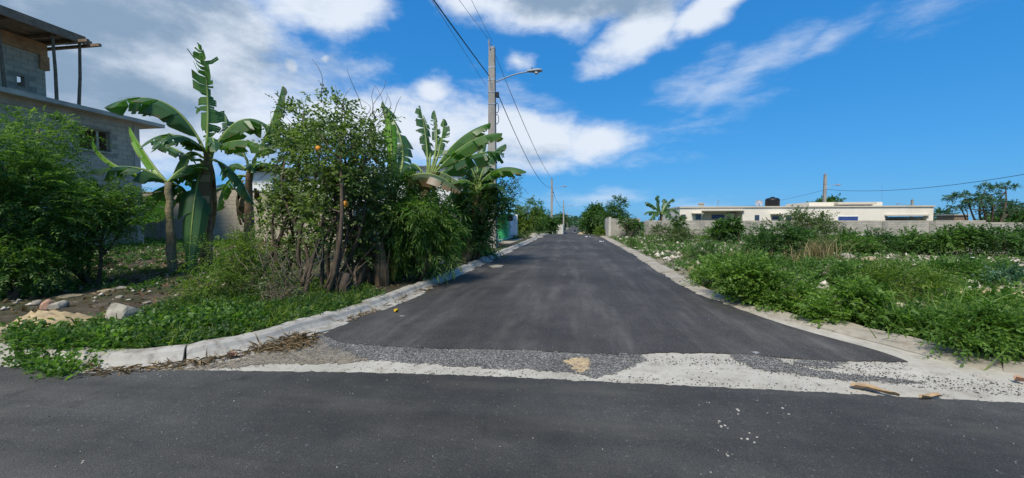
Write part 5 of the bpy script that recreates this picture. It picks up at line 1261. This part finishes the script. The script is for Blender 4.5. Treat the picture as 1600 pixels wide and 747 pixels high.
def banana(name, label, base, crown_px, d, leaves, stem_r=.13, stem_mat='bstem', dead=4, seed=0, extra=2):
    """leaves: (start px, control px, tip px, depth of control, depth of tip, width m, material, fold, tear)"""
    rr = random.Random(seed); base = Vector(base); c = P(*crown_px, d); root = E(name, base, label, 'banana plant', 'banana plants in the left lot' if d < 20 else None)
    b = base.copy(); b.z -= .1; pts = [b.lerp(c, i / 10) + Vector((rr.gauss(0, .012), rr.gauss(0, .012), 0)) for i in range(11)]
    MB().tube(pts, [stem_r * (1.25 - .45 * i / 10) + rr.gauss(0, .008) for i in range(11)], 12).build('pseudostem', stem_mat, root, True)
    top = c - (c - b).normalized() * .25
    for k, (a, m_, e, dm, de, w, mt, fo, te) in enumerate(leaves):
        p0 = P(*a, d) if a else c
        # leaf stalks grow out of the crown
        MB().tube([c - Vector((0, 0, .35)), c.lerp(p0, .5) - Vector((0, 0, .08)), p0, p0.lerp(P(*m_, d + dm), .12)], [.05, .04, .032, .026], 7).build('leaf_stalk', 'midrib', root, True)
        banana_leaf(root, p0, P(*m_, d + dm), P(*e, d + de), w * (1.55 if mt != 'ban_y' else 1.25), mt, fo, te, seed * 50 + k)
    for k in range(extra):
        an = rr.uniform(0, 6.28); L = rr.uniform(1.0, 1.6); o = Vector((math.cos(an), math.sin(an), 0))
        banana_leaf(root, c, c + o * L * .6 + Vector((0, 0, L * .45)), c + o * L + Vector((0, 0, -L * .1)), .42, 'ban_d', .6, .6, seed * 50 + 30 + k)
    for k in range(dead):       # withered leaves hanging down the stem
        an = rr.uniform(0, 6.28); o = Vector((math.cos(an), math.sin(an), 0)); s = c - Vector((0, 0, rr.uniform(.1, .5))); L = min(rr.uniform(.7, 1.5), s.z - base.z - .1)
        mb = []; rows = 8; V = []; T_ = []; R_ = []
        for j in range(rows + 1):
            t = j / rows; p = s + o * (.14 + .16 * math.sin(t * 2.6)) - Vector((0, 0, L * t)); w = .10 * math.sin(math.pi * min(1, t * .85 + .12)) + .02; sd_ = o.cross(Vector((0, 0, 1))) * w + o * rr.gauss(0, .03)
            V += [tuple(p - sd_), tuple(p + o * .05), tuple(p + sd_)]
        for j in range(rows):
            k0 = 3 * j; T_ += [(k0, k0 + 1, k0 + 4), (k0, k0 + 4, k0 + 3), (k0 + 1, k0 + 2, k0 + 5), (k0 + 1, k0 + 5, k0 + 4)]; R_ += [rr.random()] * 4
        mo_np('dead_leaf', np.array(V), np.array(T_), 'deadleaf', root, np.array(R_))
    return root
b0 = gb(271, 428); d0 = depth(b0)
banana('banana_plant', 'slim banana plant with a pale trunk and furled bright leaf', b0, (262, 285), d0, [
    (None, (238, 262), (202, 197), .1, .2, .26, 'ban_y', 1.15, .05), (None, (215, 245), (138, 268), -.3, -.5, .5, 'ban_d', .5, .35), (None, (152, 262), (146, 216), -.2, -.3, .14, 'ban_y', 1.2, .0),
    (None, (292, 245), (325, 262), .3, .5, .45, 'ban', .6, .4), (None, (290, 285), (300, 330), .5, .7, .4, 'ban_d', .6, .4), (None, (240, 330), (215, 350), .5, .8, .45, 'ban_d', .3, .1)], .082, 'bstem_g', 0, 1, 1)
b1 = gb(322, 420); d1 = depth(b1)
banana('banana_plant', 'tallest banana plant with one upright ragged leaf towering above the lot', b1, (325, 240), d1, [
    ((323, 226), (330, 140), (314, 70), .2, -.1, .50, 'ban', .95, .9), ((314, 224), (262, 118), (163, 168), -.4, -.6, .62, 'ban_d', 1.15, .45), ((300, 250), (272, 226), (234, 219), .8, 1.2, .36, 'ban_d', .9, .7),
    ((315, 245), (285, 215), (262, 300), -.3, -.5, .55, 'ban', .5, .3), ((316, 258), (302, 290), (294, 430), -.5, -.7, .46, 'ban_d', .5, .35), ((338, 228), (380, 150), (440, 215), .2, .4, .6, 'ban', .9, .3),
    ((332, 235), (375, 205), (418, 232), -.3, -.4, .5, 'ban', .8, .4), ((335, 250), (370, 260), (398, 320), .3, .5, .45, 'ban_d', .6, .6), ((336, 225), (362, 205), (350, 176), .6, .9, .35, 'ban_d', .9, .6)], .125, 'bstem', 4, 2, 4)
b2 = gb(388, 412); d2 = depth(b2) + .2
banana('banana_plant', 'brown-stemmed banana plant behind the feathery bush', b2, (390, 270), d2, [
    ((402, 238), (428, 190), (441, 134), .1, .2, .42, 'ban_d', .8, .8), ((396, 250), (430, 195), (480, 235), .3, .5, .5, 'ban_d', .7, .5), ((386, 250), (360, 200), (352, 240), .3, .5, .45, 'ban_d', .7, .5),
    ((384, 275), (350, 265), (338, 330), -.2, -.3, .45, 'ban', .6, .5), ((398, 265), (440, 240), (470, 290), -.1, .2, .45, 'ban_b', .6, .6)], .125, 'bstem', 4, 3, 4)
b3 = gb(590, 443); d3 = depth(b3) + .4
banana('banana_plant', 'banana plant with peeling orange-brown stem beside the left kerb', b3, (612, 300), d3, [
    ((612, 278), (614, 235), (608, 176), 0, .1, .30, 'ban_y', .7, .25), ((622, 280), (645, 225), (597, 158), .6, .9, .55, 'ban_d', .9, .8), ((625, 285), (672, 250), (720, 300), -.3, -.4, .5, 'ban_b', .9, .7),
    ((604, 285), (560, 230), (540, 290), .2, .4, .5, 'ban_d', .7, .5)], .15, 'bstem', 6, 4, 1)
b4 = gb(640, 425); d4 = depth(b4) + .9
banana('banana_plant', 'banana plant with ragged upright leaves against the white cloud', b4, (668, 285), d4, [
    ((668, 252), (668, 215), (656, 165), .1, .2, .36, 'ban_d', .85, .9), ((678, 250), (686, 215), (679, 172), .3, .4, .28, 'ban_d', .9, .9), ((682, 250), (690, 225), (694, 186), .2, .2, .36, 'ban', .8, .7), ((672, 250), (672, 215), (662, 180), .6, .8, .28, 'ban_d', .9, .8),
    ((682, 262), (715, 205), (766, 192), .1, .2, .5, 'ban', .8, .7), ((682, 268), (735, 205), (785, 208), -.3, -.4, .6, 'ban', .9, .8), ((660, 270), (640, 235), (628, 285), .2, .4, .5, 'ban_d', .7, .6), ((684, 275), (745, 225), (788, 240), -.5, -.7, .6, 'ban_d', .9, .8),
    ((660, 282), (680, 250), (725, 292), -.6, -.9, .55, 'ban_b', 1.0, .6), ((680, 290), (700, 283), (722, 282), -.8, -1.0, .3, 'white' if False else 'ban', .3, .1)], .15, 'bstem', 6, 5, 2)
b5 = gb(728, 408); d5 = depth(b5)
banana('banana_plant', 'banana plant nearest the utility pole with long leaves reaching right', b5, (748, 300), d5, [
    ((752, 285), (780, 248), (822, 268), -.3, -.5, .55, 'ban', .6, .2), ((752, 285), (775, 262), (800, 262), .4, .6, .4, 'ban', .7, .2), ((744, 285), (735, 235), (690, 275), 0, .1, .55, 'ban_d', .8, .5), ((750, 280), (762, 235), (790, 225), .2, .4, .5, 'ban_d', .8, .6),
    ((742, 290), (715, 265), (700, 310), -.3, -.5, .5, 'ban', .7, .4), ((748, 280), (742, 250), (758, 210), .3, .5, .4, 'ban_d', .8, .7)], .14, 'bstem', 4, 6, 3)
Yb = 40.0; xb_ = xy_at(1033, Yb); b6 = Vector((xb_, Yb, H(xb_, Yb))); d6 = depth(b6)
banana('banana_plant', 'banana plant standing behind the block wall left of the bungalow', b6, (1033, 335), d6, [
    (None, (1030, 320), (1028, 305), 0, 0, .5, 'ban_d', .8, .5), (None, (1020, 315), (1008, 316), 0, .2, .55, 'ban_d', .9, .5), (None, (1044, 312), (1052, 310), 0, -.2, .5, 'ban_d', .9, .5), (None, (1050, 318), (1062, 334), 0, -.3, .6, 'ban_d', .8, .5),
    (None, (1018, 325), (1006, 334), 0, -.3, .6, 'ban_d', .8, .5), (None, (1038, 318), (1038, 311), .3, .5, .5, 'ban_d', .8, .5), (None, (1040, 328), (1052, 342), -.4, -.6, .6, 'ban_d', .7, .5), (None, (1024, 328), (1014, 344), -.4, -.6, .6, 'ban_d', .7, .5)], .15, 'bstem', 2, 7, 3)
# cut banana stumps beside the kerb
for k, (px, py, hh, lab) in enumerate(((597, 447, .95, 'split orange-brown banana stump beside the left kerb'), (622, 430, .75, 'thin cut banana stump right of the split one'), (535, 462, .42, 'short blackened stump behind the left kerb'), (572, 442, .7, 'leaning brown banana stump left of the split one'))):
    b = gb(px, py); s = E('banana_stump', b, lab, 'stump', 'cut stumps beside the left kerb'); rr = random.Random(k + 60)
    MB().tube([b - Vector((0, 0, .1)), b + Vector((.02, 0, hh * .5)), b + Vector((.06 * (k - 1), .02, hh))], [.13 - .02 * (k % 2), .10, .085], 10).build('core', 'bark' if k == 2 else 'bstem', s, True)
    for j in range(6):
        an = j * 1.05 + rr.random(); o = Vector((math.cos(an), math.sin(an), 0)); t = o.cross(Vector((0, 0, 1)))
        h1 = hh * rr.uniform(.5, 1.05); V = [b + o * .14 - t * .05, b + o * .14 + t * .05, b + o * .135 + t * .05 + Vector((0, 0, h1 * .6)), b + o * .135 - t * .045 + Vector((0, 0, h1 * .6)), b + o * rr.uniform(.15, .26) + Vector((0, 0, h1)), ]
        V += [v - o * .02 for v in V]
        mo('sheath', V, [(0, 1, 2, 3), (3, 2, 4), (5, 8, 7, 6), (8, 9, 7), (1, 6, 7, 2), (2, 7, 9, 4), (4, 9, 8, 3), (3, 8, 5, 0)], 'bstem' if k != 2 else 'bark', s)
b = gb(600, 440); yl = E('yellow_banana_leaf', b + Vector((.22, .1, 0)), 'yellowed banana leaf hanging beside the split stump', 'leaf')
banana_leaf(yl, b + Vector((.22, .1, .95)), b + Vector((.28, .02, .75)), b + Vector((.24, -.05, .02)), .26, 'yellowleaf', .5, .5, 99)

# ------------------------------------------------------------------ stones, litter, small things
def rock(name, label, px, py, w, h, mt, seed, group=None, cat='rock', flat=False, dy=.8):
    r = np.random.default_rng(seed); b = GT(px, py); bm = bmesh.new(); bmesh.ops.create_icosphere(bm, subdivisions=3, radius=1)
    cuts = norm(r.normal(0, 1, (11, 3))); dep = r.uniform(.55, .9, 11)
    for v in bm.verts:
        p = np.array(v.co); 
        for c_, d_ in zip(cuts, dep):
            s = p @ c_
            if s > d_: p = p - c_ * (s - d_) * .92
        p += r.normal(0, .012, 3); v.co = Vector((p[0] * w / 2 * 1.15, p[1] * w / 2 * dy * 1.15, p[2] * h * .62 + h * .32))
    me = bpy.data.meshes.new(name); bm.to_mesh(me); bm.free(); me.materials.append(M[mt]); o = bpy.data.objects.new(name, me); COL.objects.link(o)
    o.location = b - Vector((0, 0, .02)); o.rotation_euler = (0, 0, r.uniform(-.5, .5)); return tagit(o, label, cat, group)
def pw(px_, d): return px_ * d / F
RK = [('large grey angular boulder in the left verge', 195, 503, .62, .40, 'rock'), ('pale stone under the pale-trunked tree, beside the pinkish block', 92, 482, .40, .2, 'rock'), ('pinkish broken block in the left lot', 72, 480, .3, .22, 'rock_pink'), ('small pale stone left of the pinkish block', 57, 476, .22, .14, 'rock'),
      ('flat yellowish stone at the foot of the pale thin trunk', 110, 464, .5, .09, 'rock_y'), ('flat buff stone beside the dark spreading tree trunk', 166, 455, .4, .08, 'rock_y'), ('flat buff stone right of its twin by the dark tree', 186, 452, .34, .08, 'rock'), ('small pale stones between the boulder and buff stones', 186, 465, .2, .1, 'rock'),
      ('small yellowish stone left of the grey boulder', 172, 490, .22, .08, 'rock_y'), ('pale rounded lump at the left picture edge', 3, 532, .4, .22, 'rock_y'),
      ('pale pointed stone on the right kerb edge', 1396, 538, .2, .13, 'rock_y'), ('pale stone hidden in weeds near the right edge', 1500, 522, .24, .15, 'rock'), ('pale slab-like stone beside the right kerb bend', 1110, 463, .42, .12, 'rock'), ('yellowish stone above the bright kerbside bush', 1083, 424, .3, .22, 'rock_y'),
      ('grey round stone right of the dry grass clump', 1322, 407, .5, .3, 'rock'), ('flat pale stone beside the dry grass clump', 1305, 414, .55, .18, 'rock'), ('buff stone right of the grey round stone', 1356, 408, .5, .22, 'rock_y'), ('small white stone far out in the right lot', 1520, 407, .34, .18, 'litter'),
      ('whitish stone near the right edge of the lot', 1588, 402, .5, .26, 'rock'), ('pale stone by the tall grassy weeds', 1405, 497, .34, .12, 'rock'), ('tiny white stone below the near pole verge', 692, 412, .22, .14, 'litter')]
for k, (lab, px, py, w, h, mt) in enumerate(RK): rock('rock', lab, px, py, w * (.68 if px < 400 else 1), h * (.85 if px < 400 else 1), mt, 800 + k, 'stones lying about the lots')
def rubble(name, label, poly_px, n, seed, smin, smax, mt):
    r = np.random.default_rng(seed); X, Y = sample_poly([g2(*p) for p in poly_px], n * 2, r)
    ok = (pip(X, Y, LEFTPOLY) & (dist_poly(X, Y, KL) > .3)) | (pip(X, Y, RIGHTPOLY) & (dist_poly(X, Y, KR) > .1)); X, Y = X[ok][:n], Y[ok][:n]
    o = pebbles(name, label, np.stack([X, Y, height(X, Y)], -1), smin, smax, seed, mt); o['category'] = 'rubble'
M['rubble'] = mat('pale_rubble', lambda nt, N, L, b: (L.new(ramp(nt, (lambda a: (setattr(a, 'attribute_name', 'rnd'), a.outputs['Fac'])[1])(N.new('ShaderNodeAttribute')), [(0, (.26, .22, .16)), (.5, (.46, .40, .30)), (1, (.62, .56, .46))]), b.inputs['Base Color']), setattr(b.inputs['Roughness'], 'default_value', .95)))
rubble('limestone_rubble', 'pale limestone rubble scattered between the street and block wall', [(960, 372), (1080, 435), (1200, 430), (1330, 410), (1250, 385), (1000, 364)], 1500, 821, .03, .2, 'rubble')
rubble('limestone_rubble', 'small pale stones scattered through the right-hand weeds', [(1200, 480), (1600, 560), (1600, 400), (1300, 405)], 1200, 822, .02, .13, 'rubble')
rubble('limestone_rubble', 'crumbled buff stones beside the right kerb', [(1335, 520), (1375, 530), (1372, 538), (1340, 530)], 160, 823, .012, .035, 'rubble')
rubble('limestone_rubble', 'small stones scattered on the shaded left lot', [(0, 500), (300, 490), (560, 470), (760, 405), (480, 400), (200, 395), (0, 430)], 1100, 824, .012, .07, 'rubble')
def mound(name, label, px, py, rx, ry, h, mt, seed, cat='mound', kind=None):
    c = GT(px, py); n = 26; V = []; r = np.random.default_rng(seed)
    for i in range(n + 1):
        for j in range(n + 1):
            u, v = i / n * 2 - 1, j / n * 2 - 1; x, y = c.x + u * rx, c.y + v * ry; q = max(0, 1 - (u * u + v * v)); V.append((x, y, H(x, y) - .03 + h * q ** 1.3 * (1 + .25 * float(snoise(np.array([x]), np.array([y]), 9 / max(rx, .3), seed)[0])) + (r.normal(0, .012) if q > 0 else -.05)))
    o = mo(name, V, [(i * (n + 1) + j, (i + 1) * (n + 1) + j, (i + 1) * (n + 1) + j + 1, i * (n + 1) + j + 1) for i in range(n) for j in range(n)], mt, smooth=True, at=c); return tagit(o, label, cat)
mound('sand_mound', 'low heap of yellowish sandy soil in the left verge', 75, 512, .55, .5, .24, 'sand', 1)
mound('sand_mound', 'flat spread of sandy soil at the right edge of the lot', 1580, 462, 1.0, .8, .10, 'sand', 2)
mound('rubble_heap', 'whitish rubble heap on the left verge past the white gate', 842, 368, 1.6, 3.0, .75, 'rubble_m', 3) if 'rubble_m' in M else mound('rubble_heap', 'whitish rubble heap on the left verge past the white gate', 838, 369, .9, 1.8, .32, 'rock', 3)
def at_far(px, Y, dx=0): x = xy_at(px, Y) + dx; return x, Y
x, y = at_far(913, 92); c = Vector((x, y, H(x, y)))
V = []; n = 20
for i in range(n + 1):
    for j in range(n + 1):
        u, v = i / n * 2 - 1, j / n * 2 - 1; q = max(0, 1 - u * u - v * v); xx, yy = x + u * 1.9, y + v * 3; V.append((xx, yy, H(xx, yy) + 1.25 * q ** .8 * (1 + .3 * math.sin(u * 7 + v * 5)) - .05))
o = mo('sand_pile', V, [(i * (n + 1) + j, (i + 1) * (n + 1) + j, (i + 1) * (n + 1) + j + 1, i * (n + 1) + j + 1) for i in range(n) for j in range(n)], 'sand', smooth=True, at=c); tagit(o, 'yellowish sand pile at the right roadside far down the street', 'sand pile')

# curled palm husk and fallen leaves on the gutter
def husk(name, label, pxs, w, mt, lift=.05, seed=0, zb=.02, taper=False):
    pts = [G(px, py, zb) for px, py in pxs]; rr = random.Random(seed); V = []; n = len(pts); Fc = []
    for i, p in enumerate(pts):
        t = (pts[min(i + 1, n - 1)] - pts[max(i - 1, 0)]).normalized(); s = Vector((-t.y, t.x, 0)); ww = (w * (.35 + .65 * math.sin(math.pi * min(1, (i + .3) / n * 1.5))) if taper and i < n * .55 else w * .42 * (1 - i / n) + .012 if taper else w * math.sin(math.pi * (i + .6) / (n + .2)) + .006)
        for k in range(5):
            a = (k - 2) / 2; V.append(p + s * ww * a + Vector((0, 0, lift * a * a + rr.gauss(0, .004) + .012)))
    m_ = len(V); V += [v - Vector((0, 0, .006)) for v in V]
    for i in range(n - 1):
        for k in range(4):
            a = i * 5 + k; q = (a, a + 1, a + 6, a + 5); Fc += [q, tuple(m_ + z for z in q[::-1])]
    o = mo(name, [v for v in V], Fc, mt, smooth=True, at=pts[0]); return tagit(o, label, 'dry leaf')
husk('palm_husk', 'curled tan palm husk lying across the gutter edge', [(1332, 606), (1338, 605.5), (1345, 606.5), (1353, 607), (1361, 609.5), (1369, 612), (1380, 615), (1390, 617), (1398, 619), (1405, 620)], .055, 'husk', .02, 1, .019, True)
husk('dry_leaf', 'small curled brown leaf beside the palm husk', [(1438, 624), (1450, 623), (1460, 621), (1470, 620)], .018, 'husk', .02, 2)
husk('dry_leaf', 'small reddish dry leaf at the right end of the gutter', [(1585, 596), (1592, 597), (1600, 598)], .03, 'rock_pink', .04, 3)
husk('dry_leaf', 'fallen yellow leaf on the asphalt near the left kerb', [(617, 488), (619.5, 487), (622, 486.5)], .035, 'petal', .03, 4, .03)
husk('dry_leaf', 'pinkish scrap of dry leaf on the left kerb foot', [(358, 560), (362, 558), (368, 558)], .03, 'rock_pink', .05, 5)
b = P(448, 463, depth(gb(448, 468)) - .1); fl = E('yellow_flower', (b.x, b.y, H(b.x, b.y)), 'single yellow flower low in the twiggy bush', 'flower')
for k in range(5):
    a = k * 1.2566; o = Vector((math.cos(a), -.35, math.sin(a))); t = Vector((-math.sin(a), 0, math.cos(a)))
    V = [b, b + o * .05 + t * .035, b + o * .09, b + o * .05 - t * .035]; V += [v + Vector((0, .004, 0)) for v in V]; mo('petal', V, [(0, 1, 2, 3), (7, 6, 5, 4)], 'petal', fl)
MB().tube([(b.x, b.y + .01, H(b.x, b.y) - .02), (b.x, b.y + .01, b.z)], .006, 5).build('stem', 'leaf_mid', fl)
for k, (px, py, lab) in enumerate(((497, 233, 'orange fruit high in the tall vine-covered shrub'), (540, 319, 'orange fruit low in the tall vine-covered shrub'), (588, 250, 'small orange fruit at the right of the thicket'))):
    q = P(px, py, 7.3 if k < 2 else 8.2); f = E('orange_fruit', q, lab, 'fruit', 'fruits in the left thicket'); rr = random.Random(k)
    MB().lathe(q, [(.01, -.055), (.035, -.045), (.055, -.01), (.05, .03), (.025, .055), (.008, .06)], 10).build('flesh', 'orange', f, True); MB().tube([q + Vector((0, 0, .055)), q + Vector((.02, .1, .25))], .006, 5).build('stalk', 'bark', f)
def scrap(px, py, lab, s=.09):
    p = GT(px, py); p.z = max(p.z, .03 if p.y < 40 else 0) ; r = random.Random(px); V = []
    for i in range(5):
        for j in range(5): V.append((p.x + (i - 2) * s / 2 + r.gauss(0, .01), p.y + (j - 2) * s / 2 + r.gauss(0, .01), p.z + .03 + r.gauss(0, .02)))
    o = mo('litter_scrap', V, [(i * 5 + j, (i + 1) * 5 + j, (i + 1) * 5 + j + 1, i * 5 + j + 1) for i in range(4) for j in range(4)], 'litter', at=p); tagit(o, lab, 'litter', 'scraps of white litter on the asphalt')
scrap(918, 372, 'white scrap of litter at the crest of the street', .25); scrap(940, 380, 'white scrap of litter right of the street centre', .14)
# flattened pale manhole-like mortar stain near the left kerb
sheet('mortar_patch', [g2(*p) for p in [(764, 419), (775, 417), (787, 418), (784, 420), (772, 421)]], .072, 'kerb_r', .03, .02, .1, 91)
rm = random.Random(5)
for (px, py, n, sp) in ((1131, 666, 6, 6), (1172, 689, 7, 8), (1156, 645, 3, 4), (1140, 716, 3, 4), (1100, 640, 3, 10), (1215, 640, 4, 14), (130, 725, 2, 8), (1110, 742, 2, 6)):
    for k in range(n):
        cx, cy = g2(px + rm.gauss(0, sp), py + rm.gauss(0, sp * .55)); R_ = rm.uniform(.003, .011)
        sheet('mortar_spot', [(cx + R_ * rm.uniform(.6, 1.3) * math.cos(a * .9), cy + R_ * rm.uniform(.6, 1.3) * math.sin(a * .9)) for a in range(7)], .021, 'gutter', .003, 0, .5, 92)

# ------------------------------------------------------------------ rider on a small motorcycle far down the street
def rider():
    Y = 97.0; x = xy_at(898.5, Y); z = float(prof(Y)) + .07
    m = E('motorcycle', (x, Y, z), 'small dark motorcycle with a rider far down the street', 'motorcycle')
    for yy, nm in ((-.62, 'wheel'), (.62, 'wheel')):
        w = MB(); ring = []; n = 20; V = []; Fc = []
        for k in range(n):
            a = 6.28318 * k / n
            for j in range(6):
                b_ = 6.28318 * j / 6; rr = .27 + .05 * math.cos(b_); V.append((x + .05 * math.sin(b_), Y + yy + rr * math.cos(a), z + .32 + rr * math.sin(a)))
        for k in range(n):
            for j in range(6): Fc.append((k * 6 + j, k * 6 + (j + 1) % 6, ((k + 1) % n) * 6 + (j + 1) % 6, ((k + 1) % n) * 6 + j))
        tw = mo(nm, V, Fc, 'rubber', m, True); MB().lathe((x - .04, Y + yy, z + .32), [(.2, 0), (.22, .02), (.22, .06), (.2, .08)], 16, 'x').build('rim', 'steel', tw)
    f = MB(); f.tube([(x, Y - .62, z + .32), (x, Y - .5, z + .85), (x, Y - .42, z + 1.0)], .035, 6).tube([(x, Y - .45, z + .8), (x, Y, z + .4), (x, Y + .62, z + .32)], .035, 6).tube([(x, Y - .45, z + .85), (x, Y + .3, z + .75), (x, Y + .75, z + .8)], .03, 6); f.build('frame', 'black', m)
    MB().lathe((x, Y - .2, z + .75), [(.02, -.12), (.14, -.06), (.16, .03), (.1, .12), (.02, .13)], 10).build('fuel_tank', 'red', m, True)
    bx('engine', (x - .14, Y - .2, z + .3), (x + .14, Y + .18, z + .56), 'steel', m); bx('seat', (x - .13, Y - .02, z + .78), (x + .13, Y + .7, z + .86), 'black', m)
    MB().tube([(x - .36, Y - .3, z + 1.05), (x, Y - .42, z + 1.02), (x + .36, Y - .3, z + 1.05)], .02, 6).build('handlebar', 'steel', m)
    MB().lathe((x, Y - .58, z + .9), [(.03, 0), (.09, -.02), (.09, -.08)], 10, 'y').build('headlight', 'lens', m)
    p = E('person', (x, Y, z), 'person in dark clothes riding the motorcycle down the street', 'person')
    J = {'pel': (0, .2, .92), 'ab': (0, .16, 1.12), 'ch': (0, .08, 1.34), 'nk': (0, .04, 1.50), 'hd': (0, .0, 1.62), 'tp': (0, .0, 1.74)}
    E_ = [('pel', 'ab'), ('ab', 'ch'), ('ch', 'nk'), ('nk', 'hd'), ('hd', 'tp')]; Rr = {'pel': .15, 'ab': .14, 'ch': .16, 'nk': .06, 'hd': .095, 'tp': .07}
    for s in (-1, 1):
        q = 'l' if s < 0 else 'r'
        for nm, c_, r_ in (('sh', (.19 * s, .07, 1.40), .075), ('el', (.30 * s, -.10, 1.18), .05), ('wr', (.33 * s, -.27, 1.08), .035), ('fi', (.34 * s, -.36, 1.06), .035), ('hp', (.12 * s, .16, .90), .10), ('kn', (.22 * s, -.18, .72), .07), ('an', (.20 * s, .02, .34), .05), ('to', (.20 * s, -.16, .30), .045)): J[nm + q] = c_; Rr[nm + q] = r_
        E_ += [('ch', 'sh' + q), ('sh' + q, 'el' + q), ('el' + q, 'wr' + q), ('wr' + q, 'fi' + q), ('pel', 'hp' + q), ('hp' + q, 'kn' + q), ('kn' + q, 'an' + q), ('an' + q, 'to' + q)]
    ks = list(J); me = bpy.data.meshes.new('body'); me.from_pydata([J[k] for k in ks], [(ks.index(a), ks.index(b)) for a, b in E_], [])
    o = bpy.data.objects.new('body', me); COL.objects.link(o); o.parent = p; me.materials.append(M['cloth_d'])
    sk = o.modifiers.new('skin', 'SKIN'); 
    for i, k in enumerate(ks): me.skin_vertices[0].data[i].radius = (Rr[k], Rr[k])
    me.skin_vertices[0].data[0].use_root = True
    sb = o.modifiers.new('sub', 'SUBSURF'); sb.levels = 1; sb.render_levels = 1
    MB().lathe((x, Y, z + 1.56), [(.02, -.06), (.09, -.03), (.115, .05), (.11, .12), (.07, .19), (.01, .21)], 12).build('helmet', 'black', p, True)
rider()
